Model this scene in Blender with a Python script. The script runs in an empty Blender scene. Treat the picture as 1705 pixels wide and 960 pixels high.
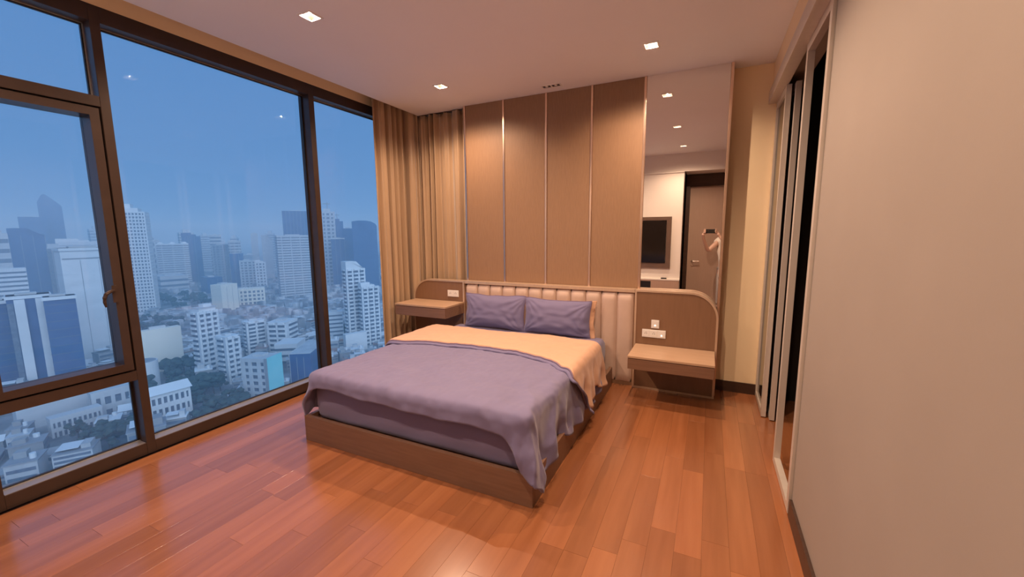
import bpy, bmesh, math, random
from mathutils import Vector, Matrix, noise

# ------------------------------------------------------------------ camera
scene = bpy.context.scene
COL = scene.collection
cam_data = bpy.data.cameras.new('camera')
cam_data.sensor_width = 36.0
cam_data.lens = 14.40
cam_data.clip_start = 0.01
cam_data.clip_end = 12000
cam = bpy.data.objects.new('camera', cam_data)
COL.objects.link(cam)
_r = Vector((0.90153, 0.43264, -0.00787))
_d = Vector((0.05166, -0.12567, -0.99073))
_f = Vector((-0.42961, 0.89277, -0.13564))
cam.matrix_world = Matrix(((_r.x, -_d.x, -_f.x, 0), (_r.y, -_d.y, -_f.y, 0), (_r.z, -_d.z, -_f.z, 1.5), (0, 0, 0, 1)))
scene.camera = cam

# ------------------------------------------------------------------ sky
world = bpy.data.worlds.new('dusk_sky')
scene.world = world
world.use_nodes = True
wn, wl = world.node_tree.nodes, world.node_tree.links
wn.clear()
w_out = wn.new('ShaderNodeOutputWorld')
w_bg = wn.new('ShaderNodeBackground')
w_tc = wn.new('ShaderNodeTexCoord')
w_sep = wn.new('ShaderNodeSeparateXYZ')
w_ramp = wn.new('ShaderNodeValToRGB')
wl.new(w_tc.outputs['Generated'], w_sep.inputs[0])
wl.new(w_sep.outputs['Z'], w_ramp.inputs[0])
wl.new(w_ramp.outputs[0], w_bg.inputs['Color'])
wl.new(w_bg.outputs[0], w_out.inputs['Surface'])
w_ramp.color_ramp.elements[0].position = 0.0
w_ramp.color_ramp.elements[0].color = (0.112, 0.268, 0.560, 1)
w_ramp.color_ramp.elements[1].position = 0.75
w_ramp.color_ramp.elements[1].color = (0.082, 0.232, 0.545, 1)
w_bg.inputs['Strength'].default_value = 1.0

# soft afterglow of the sky behind the tower, falling on the city
glow = bpy.data.lights.new('afterglow', 'SUN')
glow.energy = 2.5
glow.color = (0.56, 0.77, 1.0)
glow.angle = math.radians(70)
glow_o = bpy.data.objects.new('afterglow', glow)
COL.objects.link(glow_o)
glow_o.rotation_euler = Vector((-0.85, 0.35, -0.55)).to_track_quat('-Z', 'Y').to_euler()

# ------------------------------------------------------------------ exposure
vs = scene.view_settings
vs.view_transform = 'Standard'
vs.look = 'None'
vs.gamma = 1.0
vs.use_curve_mapping = False
vs.exposure = 0.0
LAMP_W = 126.0
LAMP_COLOR = (1.0, 0.695, 0.485)
scene.cycles.max_bounces = 10
scene.cycles.diffuse_bounces = 5
scene.cycles.glossy_bounces = 5
scene.cycles.transparent_max_bounces = 16
scene.cycles.volume_bounces = 3
scene.cycles.use_denoising = True
scene.cycles.sample_clamp_indirect = 6.0

RND = random.Random(7)

# ------------------------------------------------------------------ materials
def mat(name, color, rough=0.5, metal=0.0, color2=None, scale=(8, 8, 8), detail=4.0, bump=0.0, bump_scale=None,
        per_object=0.0, coat=0.0, spec=0.5, sheen=0.0, contrast=(0.3, 0.7)):
    m = bpy.data.materials.new(name)
    m.use_nodes = True
    n, l = m.node_tree.nodes, m.node_tree.links
    p = n['Principled BSDF']
    p.inputs['Base Color'].default_value = (*color, 1)
    p.inputs['Roughness'].default_value = rough
    p.inputs['Metallic'].default_value = metal
    p.inputs['Specular IOR Level'].default_value = spec
    p.inputs['Coat Weight'].default_value = coat
    p.inputs['Coat Roughness'].default_value = 0.19
    p.inputs['Sheen Weight'].default_value = sheen
    tc = n.new('ShaderNodeTexCoord')
    mp = n.new('ShaderNodeMapping')
    mp.inputs['Scale'].default_value = scale
    l.new(tc.outputs['Object'], mp.inputs['Vector'])
    src = mp.outputs[0]
    oi = None
    if per_object:
        oi = n.new('ShaderNodeObjectInfo')
        add = n.new('ShaderNodeVectorMath')
        add.operation = 'MULTIPLY_ADD'
        add.inputs[1].default_value = (1, 1, 1)
        cmb = n.new('ShaderNodeCombineXYZ')
        mul = n.new('ShaderNodeMath')
        mul.operation = 'MULTIPLY'
        mul.inputs[1].default_value = 77.0
        l.new(oi.outputs['Random'], mul.inputs[0])
        l.new(mul.outputs[0], cmb.inputs[0])
        l.new(mul.outputs[0], cmb.inputs[1])
        l.new(src, add.inputs[0])
        l.new(cmb.outputs[0], add.inputs[2])
        src = add.outputs[0]
    nz = n.new('ShaderNodeTexNoise')
    nz.inputs['Detail'].default_value = detail
    nz.inputs['Scale'].default_value = 1.0
    l.new(src, nz.inputs['Vector'])
    if color2:
        rp = n.new('ShaderNodeValToRGB')
        rp.color_ramp.elements[0].position = contrast[0]
        rp.color_ramp.elements[1].position = contrast[1]
        rp.color_ramp.elements[0].color = (*color, 1)
        rp.color_ramp.elements[1].color = (*color2, 1)
        l.new(nz.outputs['Fac'], rp.inputs[0])
        out = rp.outputs[0]
        if per_object:
            hsv = n.new('ShaderNodeHueSaturation')
            mr = n.new('ShaderNodeMapRange')
            mr.inputs[3].default_value = 1.0 - per_object
            mr.inputs[4].default_value = 1.0 + per_object
            l.new(oi.outputs['Random'], mr.inputs[0])
            l.new(mr.outputs[0], hsv.inputs['Value'])
            l.new(out, hsv.inputs['Color'])
            out = hsv.outputs[0]
        l.new(out, p.inputs['Base Color'])
    if bump:
        bp = n.new('ShaderNodeBump')
        bp.inputs['Strength'].default_value = bump
        bp.inputs['Distance'].default_value = 0.002
        bsrc = nz
        if bump_scale:
            mp2 = n.new('ShaderNodeMapping')
            mp2.inputs['Scale'].default_value = bump_scale
            l.new(tc.outputs['Object'], mp2.inputs['Vector'])
            bsrc = n.new('ShaderNodeTexNoise')
            bsrc.inputs['Scale'].default_value = 1.0
            bsrc.inputs['Detail'].default_value = 3.0
            l.new(mp2.outputs[0], bsrc.inputs['Vector'])
        l.new(bsrc.outputs['Fac'], bp.inputs['Height'])
        l.new(bp.outputs[0], p.inputs['Normal'])
    return m

def glow_mat(name, color, strength):
    m = bpy.data.materials.new(name)
    m.use_nodes = True
    p = m.node_tree.nodes['Principled BSDF']
    p.inputs['Base Color'].default_value = (*color, 1)
    p.inputs['Emission Color'].default_value = (*color, 1)
    p.inputs['Emission Strength'].default_value = strength
    return m

def pane_mat(name, tint, f0=0.05, rough=0.0):
    """thin glass: clear through, with a Schlick reflection on top"""
    m = bpy.data.materials.new(name)
    m.use_nodes = True
    n, l = m.node_tree.nodes, m.node_tree.links
    n.clear()
    out = n.new('ShaderNodeOutputMaterial')
    mix = n.new('ShaderNodeMixShader')
    tr = n.new('ShaderNodeBsdfTransparent')
    gl = n.new('ShaderNodeBsdfGlossy')
    gl.inputs['Roughness'].default_value = rough
    tr.inputs['Color'].default_value = (*tint, 1)
    geo = n.new('ShaderNodeNewGeometry')
    dot = n.new('ShaderNodeVectorMath')
    dot.operation = 'DOT_PRODUCT'
    l.new(geo.outputs['Normal'], dot.inputs[0])
    l.new(geo.outputs['Incoming'], dot.inputs[1])
    ab = n.new('ShaderNodeMath'); ab.operation = 'ABSOLUTE'
    sb = n.new('ShaderNodeMath'); sb.operation = 'SUBTRACT'; sb.inputs[0].default_value = 1.0
    pw = n.new('ShaderNodeMath'); pw.operation = 'POWER'; pw.inputs[1].default_value = 5.0
    ma = n.new('ShaderNodeMath'); ma.operation = 'MULTIPLY_ADD'
    ma.inputs[1].default_value = 1 - f0
    ma.inputs[2].default_value = f0
    l.new(dot.outputs['Value'], ab.inputs[0])
    l.new(ab.outputs[0], sb.inputs[1])
    l.new(sb.outputs[0], pw.inputs[0])
    l.new(pw.outputs[0], ma.inputs[0])
    l.new(ma.outputs[0], mix.inputs['Fac'])
    l.new(tr.outputs[0], mix.inputs[1])
    l.new(gl.outputs[0], mix.inputs[2])
    l.new(mix.outputs[0], out.inputs['Surface'])
    return m

M = {}
M['plank'] = mat('merbau_plank', (0.250, 0.087, 0.033), 0.26, color2=(0.32, 0.121, 0.048), scale=(16, 1.1, 16), detail=6,
                 per_object=0.17, spec=0.5, bump=0.03, coat=0.85)
M['subfloor'] = mat('dark_joint', (0.05, 0.018, 0.008), 0.7, color2=(0.07, 0.025, 0.01))
M['cream_wall'] = mat('cream_paint', (0.84, 0.66, 0.42), 0.6, color2=(0.86, 0.68, 0.44), scale=(3, 3, 3), bump=0.04, bump_scale=(160, 160, 160))
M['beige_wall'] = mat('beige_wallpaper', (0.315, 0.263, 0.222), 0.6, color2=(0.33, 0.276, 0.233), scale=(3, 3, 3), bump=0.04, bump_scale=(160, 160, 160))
M['white_wall'] = mat('white_paint', (0.78, 0.74, 0.68), 0.6, color2=(0.80, 0.76, 0.70), scale=(3, 3, 3))
M['ceiling'] = mat('ceiling_paint', (0.82, 0.83, 0.85), 0.75, color2=(0.84, 0.85, 0.87), scale=(2, 2, 2))
M['panel'] = mat('fabric_panel', (0.27, 0.156, 0.086), 0.5, color2=(0.30, 0.174, 0.096), scale=(150, 150, 14), detail=3, bump=0.10,
                 bump_scale=(330, 330, 60), contrast=(0.35, 0.65))
M['rose_metal'] = mat('rose_metal', (0.86, 0.64, 0.49), 0.28, 1.0, color2=(0.84, 0.62, 0.48), scale=(40, 40, 2))
M['mirror'] = mat('mirror_silver', (0.86, 0.82, 0.79), 0.005, 1.0, color2=(0.87, 0.83, 0.80), scale=(1, 1, 1))
M['taupe'] = mat('taupe_laminate', (0.205, 0.108, 0.058), 0.42, color2=(0.225, 0.119, 0.065), scale=(60, 60, 5), bump=0.05)
M['edge_wood'] = mat('champagne_edge', (0.56, 0.40, 0.28), 0.30, 0.35, color2=(0.62, 0.45, 0.32), scale=(30, 30, 4))
M['oak'] = mat('pale_oak_top', (0.44, 0.285, 0.18), 0.38, color2=(0.52, 0.345, 0.225), scale=(5, 60, 60), bump=0.05)
M['leather'] = mat('leather', (0.53, 0.385, 0.31), 0.42, color2=(0.56, 0.41, 0.33), scale=(12, 12, 12), bump=0.15, bump_scale=(260, 260, 260))
M['bed_wood'] = mat('bed_laminate', (0.185, 0.098, 0.060), 0.40, color2=(0.225, 0.122, 0.076), scale=(4, 50, 60), bump=0.06)
M['purple'] = mat('purple_cotton', (0.152, 0.133, 0.248), 0.75, color2=(0.165, 0.144, 0.262), scale=(6, 6, 6), sheen=0.25, bump=0.12,
                  bump_scale=(70, 70, 70))
M['dark_purple'] = mat('purple_piping', (0.16, 0.11, 0.18), 0.7, color2=(0.19, 0.13, 0.2), scale=(20, 20, 20))
M['peach'] = mat('peach_cotton', (0.585, 0.335, 0.212), 0.75, color2=(0.605, 0.35, 0.222), scale=(6, 6, 6), sheen=0.2, bump=0.12,
                 bump_scale=(70, 70, 70))
M['curtain'] = mat('curtain_satin', (0.40, 0.27, 0.165), 0.38, color2=(0.425, 0.287, 0.177), scale=(90, 90, 6), sheen=0.3, bump=0.08)
M['bronze'] = mat('bronze_frame', (0.050, 0.031, 0.024), 0.33, 0.2, color2=(0.060, 0.037, 0.029), scale=(10, 10, 10))
M['sky_sheen'] = mat('sky_sheen_grey', (0.30, 0.27, 0.26), 0.3, 0.4, color2=(0.33, 0.30, 0.29))  # grey stands in for the sky's reflection on the bronze sill
M['gasket'] = mat('black_gasket', (0.012, 0.010, 0.010), 0.5, color2=(0.02, 0.016, 0.015))
M['bead'] = mat('aluminium_bead', (0.62, 0.62, 0.62), 0.3, 0.8, color2=(0.66, 0.66, 0.66))
M['pane'] = pane_mat('window_glass', (0.97, 0.985, 1.0), 0.02)
M['smoked'] = pane_mat('smoked_glass', (0.06, 0.045, 0.04), 0.04)
M['alu'] = mat('champagne_aluminium', (0.60, 0.53, 0.46), 0.38, 0.3, color2=(0.64, 0.57, 0.50), scale=(20, 20, 2))
M['dark_wood'] = mat('dark_skirting', (0.035, 0.016, 0.010), 0.40, color2=(0.055, 0.026, 0.016), scale=(4, 40, 40))
M['door_wood'] = mat('door_laminate', (0.40, 0.28, 0.215), 0.45, color2=(0.425, 0.30, 0.232), scale=(50, 50, 4))
M['steel'] = mat('brushed_steel', (0.72, 0.70, 0.66), 0.25, 1.0, color2=(0.76, 0.74, 0.70), scale=(50, 5, 5))
M['white_plastic'] = mat('white_plastic', (0.74, 0.70, 0.66), 0.35, color2=(0.76, 0.72, 0.68))
M['socket_hole'] = mat('socket_slot', (0.05, 0.04, 0.04), 0.6, color2=(0.06, 0.05, 0.05))
M['bezel'] = mat('lamp_bezel', (0.82, 0.80, 0.76), 0.4, color2=(0.84, 0.82, 0.78))
M['reflector'] = mat('lamp_reflector', (0.30, 0.27, 0.24), 0.35, 0.8, color2=(0.33, 0.30, 0.27))
M['bulb'] = glow_mat('lamp_lens', (1.0, 0.80, 0.58), 45.0)
M['led'] = glow_mat('indicator_light', (1.0, 0.9, 0.75), 6.0)
M['closet'] = mat('closet_unlit_tone', (0.012, 0.009, 0.008), 0.7, color2=(0.018, 0.013, 0.011))  # near-black colour stands in for the lack of light inside
M['screen'] = mat('tv_screen', (0.006, 0.006, 0.007), 0.08, color2=(0.008, 0.008, 0.009))
M['tv_frame'] = mat('tv_surround', (0.13, 0.085, 0.065), 0.25, color2=(0.15, 0.10, 0.077))
M['black'] = mat('black_plastic', (0.012, 0.012, 0.013), 0.3, color2=(0.02, 0.02, 0.02))
M['skin'] = mat('skin', (0.66, 0.44, 0.34), 0.5, color2=(0.70, 0.47, 0.37), scale=(30, 30, 30))
M['lip'] = mat('lip', (0.50, 0.22, 0.19), 0.45, color2=(0.54, 0.25, 0.21))
M['shirt'] = mat('cream_shirt', (0.78, 0.72, 0.64), 0.8, color2=(0.82, 0.76, 0.68), scale=(30, 30, 30))
M['trousers'] = mat('grey_trousers', (0.42, 0.38, 0.35), 0.8, color2=(0.46, 0.42, 0.39), scale=(30, 30, 30))
M['hair'] = mat('dark_hair', (0.02, 0.014, 0.011), 0.45, color2=(0.035, 0.024, 0.018), scale=(90, 90, 9))
# the city
M['c_white'] = mat('city_white', (0.66, 0.66, 0.66), 0.8, color2=(0.76, 0.76, 0.76), scale=(.05, .05, .2))
M['c_pale'] = mat('city_pale_grey', (0.50, 0.50, 0.51), 0.8, color2=(0.60, 0.60, 0.60), scale=(.05, .05, .2))
M['c_cream'] = mat('city_cream', (0.80, 0.74, 0.62), 0.8, color2=(0.84, 0.78, 0.66), scale=(.05, .05, .1))
M['c_grey'] = mat('city_grey', (0.26, 0.27, 0.29), 0.8, color2=(0.34, 0.35, 0.37), scale=(.05, .05, .1))
M['c_glass'] = mat('city_dark_glass', (0.035, 0.080, 0.20), 0.3, color2=(0.06, 0.12, 0.26), scale=(.06, .06, .08))
M['c_window'] = mat('city_window', (0.10, 0.125, 0.17), 0.35, color2=(0.17, 0.20, 0.25), scale=(.5, .5, .5))
M['c_teal'] = mat('city_turquoise', (0.22, 0.60, 0.62), 0.7, color2=(0.28, 0.66, 0.66), scale=(.1, .1, .1))
M['c_roof'] = mat('city_roof', (0.40, 0.41, 0.43), 0.8, color2=(0.56, 0.57, 0.58), scale=(.1, .1, .1), per_object=0.35)
M['c_rust'] = mat('city_rust_roof', (0.30, 0.19, 0.16), 0.85, color2=(0.36, 0.23, 0.19), scale=(.1, .1, .1))
M['c_rooftops'] = mat('city_far_roofs', (0.22, 0.23, 0.25), 0.85, color2=(0.62, 0.62, 0.63), scale=(.06, .06, .06), detail=2, contrast=(0.4, 0.6))
M['c_wall'] = mat('city_house_wall', (0.36, 0.36, 0.37), 0.8, color2=(0.46, 0.46, 0.46), scale=(.2, .2, .2), per_object=0.35)
M['c_ground'] = mat('city_ground', (0.13, 0.14, 0.14), 0.9, color2=(0.36, 0.36, 0.36), scale=(.035, .035, .035), detail=8, contrast=(0.35, 0.62))
M['c_leaf'] = mat('city_foliage', (0.022, 0.045, 0.040), 0.85, color2=(0.06, 0.095, 0.075), scale=(.4, .4, .4))
M['c_trunk'] = mat('city_bark', (0.07, 0.055, 0.04), 0.9, color2=(0.09, 0.07, 0.05))

# ------------------------------------------------------------------ helpers
def bx(bm, x0, x1, y0, y1, z0, z1):
    vs_ = [bm.verts.new(c) for c in ((x0, y0, z0), (x1, y0, z0), (x1, y1, z0), (x0, y1, z0),
                                     (x0, y0, z1), (x1, y0, z1), (x1, y1, z1), (x0, y1, z1))]
    for f in ((0, 3, 2, 1), (4, 5, 6, 7), (0, 1, 5, 4), (1, 2, 6, 5), (2, 3, 7, 6), (3, 0, 4, 7)):
        bm.faces.new([vs_[i] for i in f])
    return vs_

def cyl(bm, c0, c1, r0, r1=None, seg=16):
    r1 = r0 if r1 is None else r1
    a, b = Vector(c0), Vector(c1)
    q = (b - a).to_track_quat('Z', 'Y')
    ra, rb = [], []
    for i in range(seg):
        t = 2 * math.pi * i / seg
        u = Vector((math.cos(t), math.sin(t), 0))
        ra.append(bm.verts.new(a + q @ (u * r0)))
        rb.append(bm.verts.new(b + q @ (u * r1)))
    for i in range(seg):
        j = (i + 1) % seg
        bm.faces.new((ra[i], ra[j], rb[j], rb[i]))
    bm.faces.new(ra[::-1])
    bm.faces.new(rb)

def tube(bm, pts, radii, seg=10):
    rings = []
    n = len(pts)
    for i, p in enumerate(pts):
        a = Vector(pts[max(i - 1, 0)]); b = Vector(pts[min(i + 1, n - 1)])
        q = (b - a).to_track_quat('Z', 'Y')
        r = radii[i] if isinstance(radii, (list, tuple)) else radii
        rings.append([bm.verts.new(Vector(p) + q @ Vector((math.cos(2 * math.pi * k / seg) * r, math.sin(2 * math.pi * k / seg) * r, 0))) for k in range(seg)])
    for i in range(n - 1):
        for k in range(seg):
            j = (k + 1) % seg
            bm.faces.new((rings[i][k], rings[i][j], rings[i + 1][j], rings[i + 1][k]))
    bm.faces.new(rings[0][::-1]); bm.faces.new(rings[-1])

def link(name, me, parent=None):
    o = bpy.data.objects.new(name, me)
    COL.objects.link(o)
    if parent is not None:
        o.parent = parent
    return o

def obj(name, bm, m, parent=None, smooth=False, bevel=0.0, origin=None, recalc=False):
    if recalc:
        bmesh.ops.recalc_face_normals(bm, faces=bm.faces)
    if bevel:
        bmesh.ops.bevel(bm, geom=list(bm.edges), offset=bevel, segments=2, profile=0.7, affect='EDGES')
    me = bpy.data.meshes.new(name)
    if origin is not None:
        bmesh.ops.translate(bm, verts=bm.verts, vec=-Vector(origin))
    bm.to_mesh(me)
    bm.free()
    me.materials.append(m)
    if smooth:
        for p in me.polygons:
            p.use_smooth = True
    o = link(name, me, parent)
    if origin is not None:
        o.location = origin
    return o

def box(name, b, m, parent=None, bevel=0.0):
    bm = bmesh.new()
    bx(bm, *b)
    return obj(name, bm, m, parent, bevel=bevel)

def tag(o, label, cat, group=None, kind=None):
    o['label'] = label
    o['category'] = cat
    if group: o['group'] = group
    if kind: o['kind'] = kind
    return o

def thing(name, label, cat, loc=(0, 0, 0), group=None):
    o = bpy.data.objects.new(name, None)
    o.empty_display_size = 0.1
    COL.objects.link(o)
    return tag(o, label, cat, group)      # parts keep room coordinates: the Empty stays unmoved unless set_base is called

def set_base(t, loc):
    """put the Empty at the thing's base without moving its parts"""
    L = Vector(loc)
    t.location = L
    for c in t.children:
        c.location = c.location - L

def structure(name, label=None):
    o = bpy.data.objects.new(name, None)
    COL.objects.link(o)
    o['kind'] = 'structure'
    if label: o['label'] = label
    return o

def struct_box(name, boxes, m, label=None, bevel=0.0):
    bm = bmesh.new()
    for b in boxes:
        bx(bm, *b)
    o = obj(name, bm, m, bevel=bevel)
    o['kind'] = 'structure'
    if label: o['label'] = label
    return o

XW, XR, YB, YR, ZC = -3.43, 0.46, 4.22, -0.08, 2.88     # window wall, right wall, back wall, rear wall, ceiling
YD = -0.62                                              # entrance door plane
HAZE = 0.00058

# ================================================================== floor
floor = struct_box('floor', [(-3.60, 2.0, -0.80, 4.40, -0.12, -0.0145)], M['subfloor'], 'glossy reddish brown wooden plank floor')
plank_meshes = {}
def plank_mesh(ln):
    key = round(ln, 2)
    if key not in plank_meshes:
        bm = bmesh.new()
        bx(bm, -0.0590, 0.0590, 0, key - 0.0008, -0.014, 0.0)
        top = [e for e in bm.edges if all(v.co.z > -0.001 for v in e.verts)]
        bmesh.ops.bevel(bm, geom=top, offset=0.0003, segments=1, affect='EDGES')
        me = bpy.data.meshes.new('plank')
        bm.to_mesh(me); bm.free()
        me.materials.append(M['plank'])
        plank_meshes[key] = me
    return plank_meshes[key]
W = 0.1185
k0 = math.floor((XW + 0.316) / W)
for k in range(k0, 20):
    x0 = -0.316 + k * W
    if x0 > 1.8: break
    y = -0.62 if (x0 > -0.5 and x0 < XR) else -0.10
    if x0 > XR: y = 2.30
    yend = 4.22
    y -= RND.uniform(0.0, 0.05)
    first = True
    while y < yend - 0.05:
        ln = RND.choice((0.6, 0.75, 0.9, 1.05, 1.2))
        if first: ln = RND.choice((0.3, 0.45, 0.6, 0.75, 0.9)); first = False
        ln = min(ln, yend - y)
        if yend - y - ln < 0.25: ln = yend - y
        xc = x0 + W / 2
        if xc - 0.0585 > -3.44:
            o = link('plank', plank_mesh(ln), floor)
            o.location = (xc, y, 0)
        y += round(ln, 2)

# ================================================================== shell
# ceiling with square holes for the lamps
LAMPS = [(-2.38, 3.42), (-0.47, 3.42), (-2.38, 2.0), (-0.47, 2.0), (-2.38, 0.62), (-0.47, 0.62)]
HS = 0.046
xs = sorted([-3.21, 0.60] + [v for x in (-2.38, -0.47) for v in (x - HS, x + HS)])
ys = sorted([-0.80, 4.40] + [v for y in (0.62, 2.0, 3.42) for v in (y - HS, y + HS)])
bm = bmesh.new()
for i in range(len(xs) - 1):
    for j in range(len(ys) - 1):
        cx, cy = (xs[i] + xs[i + 1]) / 2, (ys[j] + ys[j + 1]) / 2
        if any(abs(cx - a) < HS and abs(cy - b) < HS for a, b in LAMPS): continue
        bx(bm, xs[i], xs[i + 1], ys[j], ys[j + 1], ZC, ZC + 0.03)
bx(bm, -3.21, -3.19, -0.8, 4.4, ZC + 0.03, 3.14)
bx(bm, -3.43, 0.60, -0.8, 4.4, 3.14, 3.20)
ceiling = obj('ceiling', bm, M['ceiling'])
ceiling['kind'] = 'structure'; ceiling['label'] = 'smooth pale ceiling with recessed downlights and a curtain pocket along the window'

struct_box('wall_left', [(XW - 0.15, XW, -0.80, 4.40, 2.88, 3.20), (XW - 0.15, XW, -0.80, -0.08, -0.12, 2.88)], M['cream_wall'],
           'cream wall strip above the window wall inside the curtain pocket')
struct_box('wall_back', [(-3.60, 2.0, YB, YB + 0.18, -0.12, 3.20)], M['cream_wall'], 'cream back wall behind the wood panels')
struct_box('wall_right', [(XR, XR + 0.14, -0.80, 2.42, -0.12, 3.20), (XR, XR + 0.14, 2.42, YB, 2.62, 3.20)], M['beige_wall'],
           'plain beige wall on the right with the wardrobe opening')
struct_box('wall_rear', [(-3.60, -0.46, YR - 0.54, YR, -0.12, 3.20), (-0.46, XR, YR - 0.54, YR, 2.56, 3.20),
                         (-0.46, XR, YD - 0.16, YD - 0.06, -0.12, 2.6)], M['white_wall'],
           'white rear wall seen in the mirror')
# walk-in closet behind the sliding door
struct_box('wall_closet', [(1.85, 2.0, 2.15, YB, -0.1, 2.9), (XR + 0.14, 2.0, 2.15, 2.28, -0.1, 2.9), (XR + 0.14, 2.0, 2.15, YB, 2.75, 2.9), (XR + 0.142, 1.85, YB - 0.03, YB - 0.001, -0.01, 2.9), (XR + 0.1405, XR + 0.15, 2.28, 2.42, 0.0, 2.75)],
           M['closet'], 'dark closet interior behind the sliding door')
struct_box('trim_3', [(XR - 0.05, XR - 0.001, 2.42, YB - 0.001, 2.655, ZC - 0.001)], M['cream_wall'], 'cream bulkhead above the closet door rail')
# skirting boards
struct_box('baseboard_right', [(XR - 0.014, XR, -0.62, 2.415, 0.0, 0.10)], M['dark_wood'], 'dark wooden skirting along the right wall', 0.002)
struct_box('baseboard_back', [(0.115, XR, YB - 0.014, YB, 0.0, 0.10)], M['dark_wood'], 'dark wooden skirting right of the mirror', 0.002)

# ================================================================== window wall
XG = -3.53
def window(name, label, y0, y1, panes):
    t = structure(name, label)
    box('sill', (XG - 0.04, XW, y0, y1, 0.0, 0.082), M['bronze'], t, 0.003)
    box('sill_sky_sheen', (XG + 0.019, XW - 0.004, y0 + 0.003, y1 - 0.003, 0.0822, 0.085), M['sky_sheen'], t)  # added strip, sky reflection on the sill top put into its colour
    box('head_rail', (XG - 0.04, XW, y0, y1, 2.785, 2.88), M['bronze'], t, 0.003)
    for (a, b, c, d) in panes:
        box('pane', (XG - 0.004, XG + 0.004, a, b, c, d), M['pane'], t)
        bm = bmesh.new()
        g = 0.012
        bx(bm, XG + 0.004, XG + 0.012, a, b, c, c + g); bx(bm, XG + 0.004, XG + 0.012, a, b, d - g, d)
        bx(bm, XG + 0.004, XG + 0.012, a, a + g, c, d); bx(bm, XG + 0.004, XG + 0.012, b - g, b, c, d)
        o = obj('gasket', bm, M['gasket'], t)
        box('glazing_bead', (XG + 0.012, XG + 0.018, a, b, c, c + 0.006), M['bead'], t)
        if d > 2.7:
            box('glazing_bead', (XG + 0.012, XG + 0.018, a, b, d - 0.006, d), M['bead'], t)
            if a > 0.6 and a < 1.2:
                box('glazing_bead', (XG + 0.012, XG + 0.018, b - 0.006, b, c, d), M['bead'], t)
    return t
def mullion(t, y0, y1):
    box('mullion', (XG - 0.041, XW + 0.001, y0, y1, 0.0, 2.879), M['bronze'], t, 0.003)

w1 = window('window_1', 'fixed window bay beside the camera, left of the casement', -0.08, 0.655, [(-0.08, 0.605, 0.082, 2.785)])
mullion(w1, 0.605, 0.660)
w2 = window('window_2', 'casement window bay with an opening sash and a fixed pane above and below', 0.660, 1.298,
            [(0.660, 1.298, 2.348, 2.785), (0.660, 1.298, 0.082, 0.535)])
mullion(w2, 1.298, 1.348)
box('transom', (XG - 0.04, XW, 0.660, 1.298, 2.285, 2.348), M['bronze'], w2, 0.003)
box('transom', (XG - 0.04, XW, 0.660, 1.298, 0.535, 0.600), M['bronze'], w2, 0.003)
# opening sash: frame a little proud, dark groove around it
bm = bmesh.new()
ya, yb, za, zb = 0.675, 1.284, 0.613, 2.272
sw = 0.046
for b in ((ya, yb, za, za + sw), (ya, yb, zb - sw, zb), (ya, ya + sw, za + sw, zb - sw), (yb - sw, yb, za + sw, zb - sw)):
    bx(bm, XG - 0.03, XW + 0.008, *b)
sash = obj('sash', bm, M['bronze'], w2)
box('sash_pane', (XG - 0.004, XG + 0.004, ya + sw, yb - sw, za + sw, zb - sw), M['pane'], sash)
bm = bmesh.new()
for b in ((0.66, 0.675, 0.60, 2.285), (1.284, 1.298, 0.60, 2.285), (0.675, 1.284, 0.60, 0.613), (0.675, 1.284, 2.272, 2.285)):
    bx(bm, XG - 0.03, XW - 0.035, *b)
obj('seal', bm, M['gasket'], w2)
# hooked cockspur handle on the sash stile
bm = bmesh.new()
bx(bm, XW + 0.008, XW + 0.020, 1.222, 1.248, 1.075, 1.185)
hp = [(XW + 0.015, 1.232, 1.150), (XW + 0.030, 1.222, 1.152), (XW + 0.042, 1.205, 1.150), (XW + 0.044, 1.185, 1.138), (XW + 0.042, 1.175, 1.115),
      (XW + 0.038, 1.174, 1.085), (XW + 0.034, 1.180, 1.055)]
tube(bm, hp, [0.010, 0.010, 0.0105, 0.011, 0.0105, 0.009, 0.006], 10)
obj('handle', bm, M['bronze'], sash, smooth=False)
w3 = window('window_3', 'wide fixed window pane looking over the city', 1.348, 2.80, [(1.348, 2.80, 0.082, 2.785)])
mullion(w3, 2.80, 2.856)
w4 = window('window_4', 'narrow fixed window pane beside the curtain', 2.856, 4.22, [(2.856, 4.22, 0.082, 2.785)])

# ================================================================== feature wall panels and mirror
YP = 4.05
pan_x = [-2.515, -2.035, -1.552, -1.083, -0.595]
pan_lab = ['tall brown textured wall panel next to the curtain', 'tall brown wall panel above the left pillow, second from the curtain',
           'tall brown wall panel above the right pillow, third from the curtain', 'tall brown wall panel directly left of the mirror']
for i in range(4):
    a, b = pan_x[i], pan_x[i + 1]
    t = thing('wall_panel', pan_lab[i], 'wall panel', group='textured panels above the headboard')
    box('board', (a + 0.012, b - 0.010, YP, YB - 0.001, 0.0, ZC - 0.001), M['panel'], t, 0.004)
    box('metal_strip', (a - 0.009, a + 0.011, YP - 0.007, YB - 0.001, 0.0, ZC - 0.001), M['rose_metal'], t, 0.002)
    set_base(t, ((a + b) / 2, YP + 0.08, 0))
t = thing('wall_mirror', 'tall full height wall mirror in rose metal trim right of the panels', 'mirror')
box('backing', (-0.583, 0.088, YP + 0.006, YB - 0.001, 0.0, ZC - 0.001), M['taupe'], t)
box('mirror_glass', (-0.580, 0.086, YP, YP + 0.006, 0.0, ZC - 0.001), M['mirror'], t)
for a, b in ((-0.604, -0.583), (0.088, 0.110)):
    box('metal_strip', (a, b, YP - 0.007, YB - 0.001, 0.0, ZC - 0.001), M['rose_metal'], t, 0.002)
set_base(t, (-0.25, YP + 0.08, 0))

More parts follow.
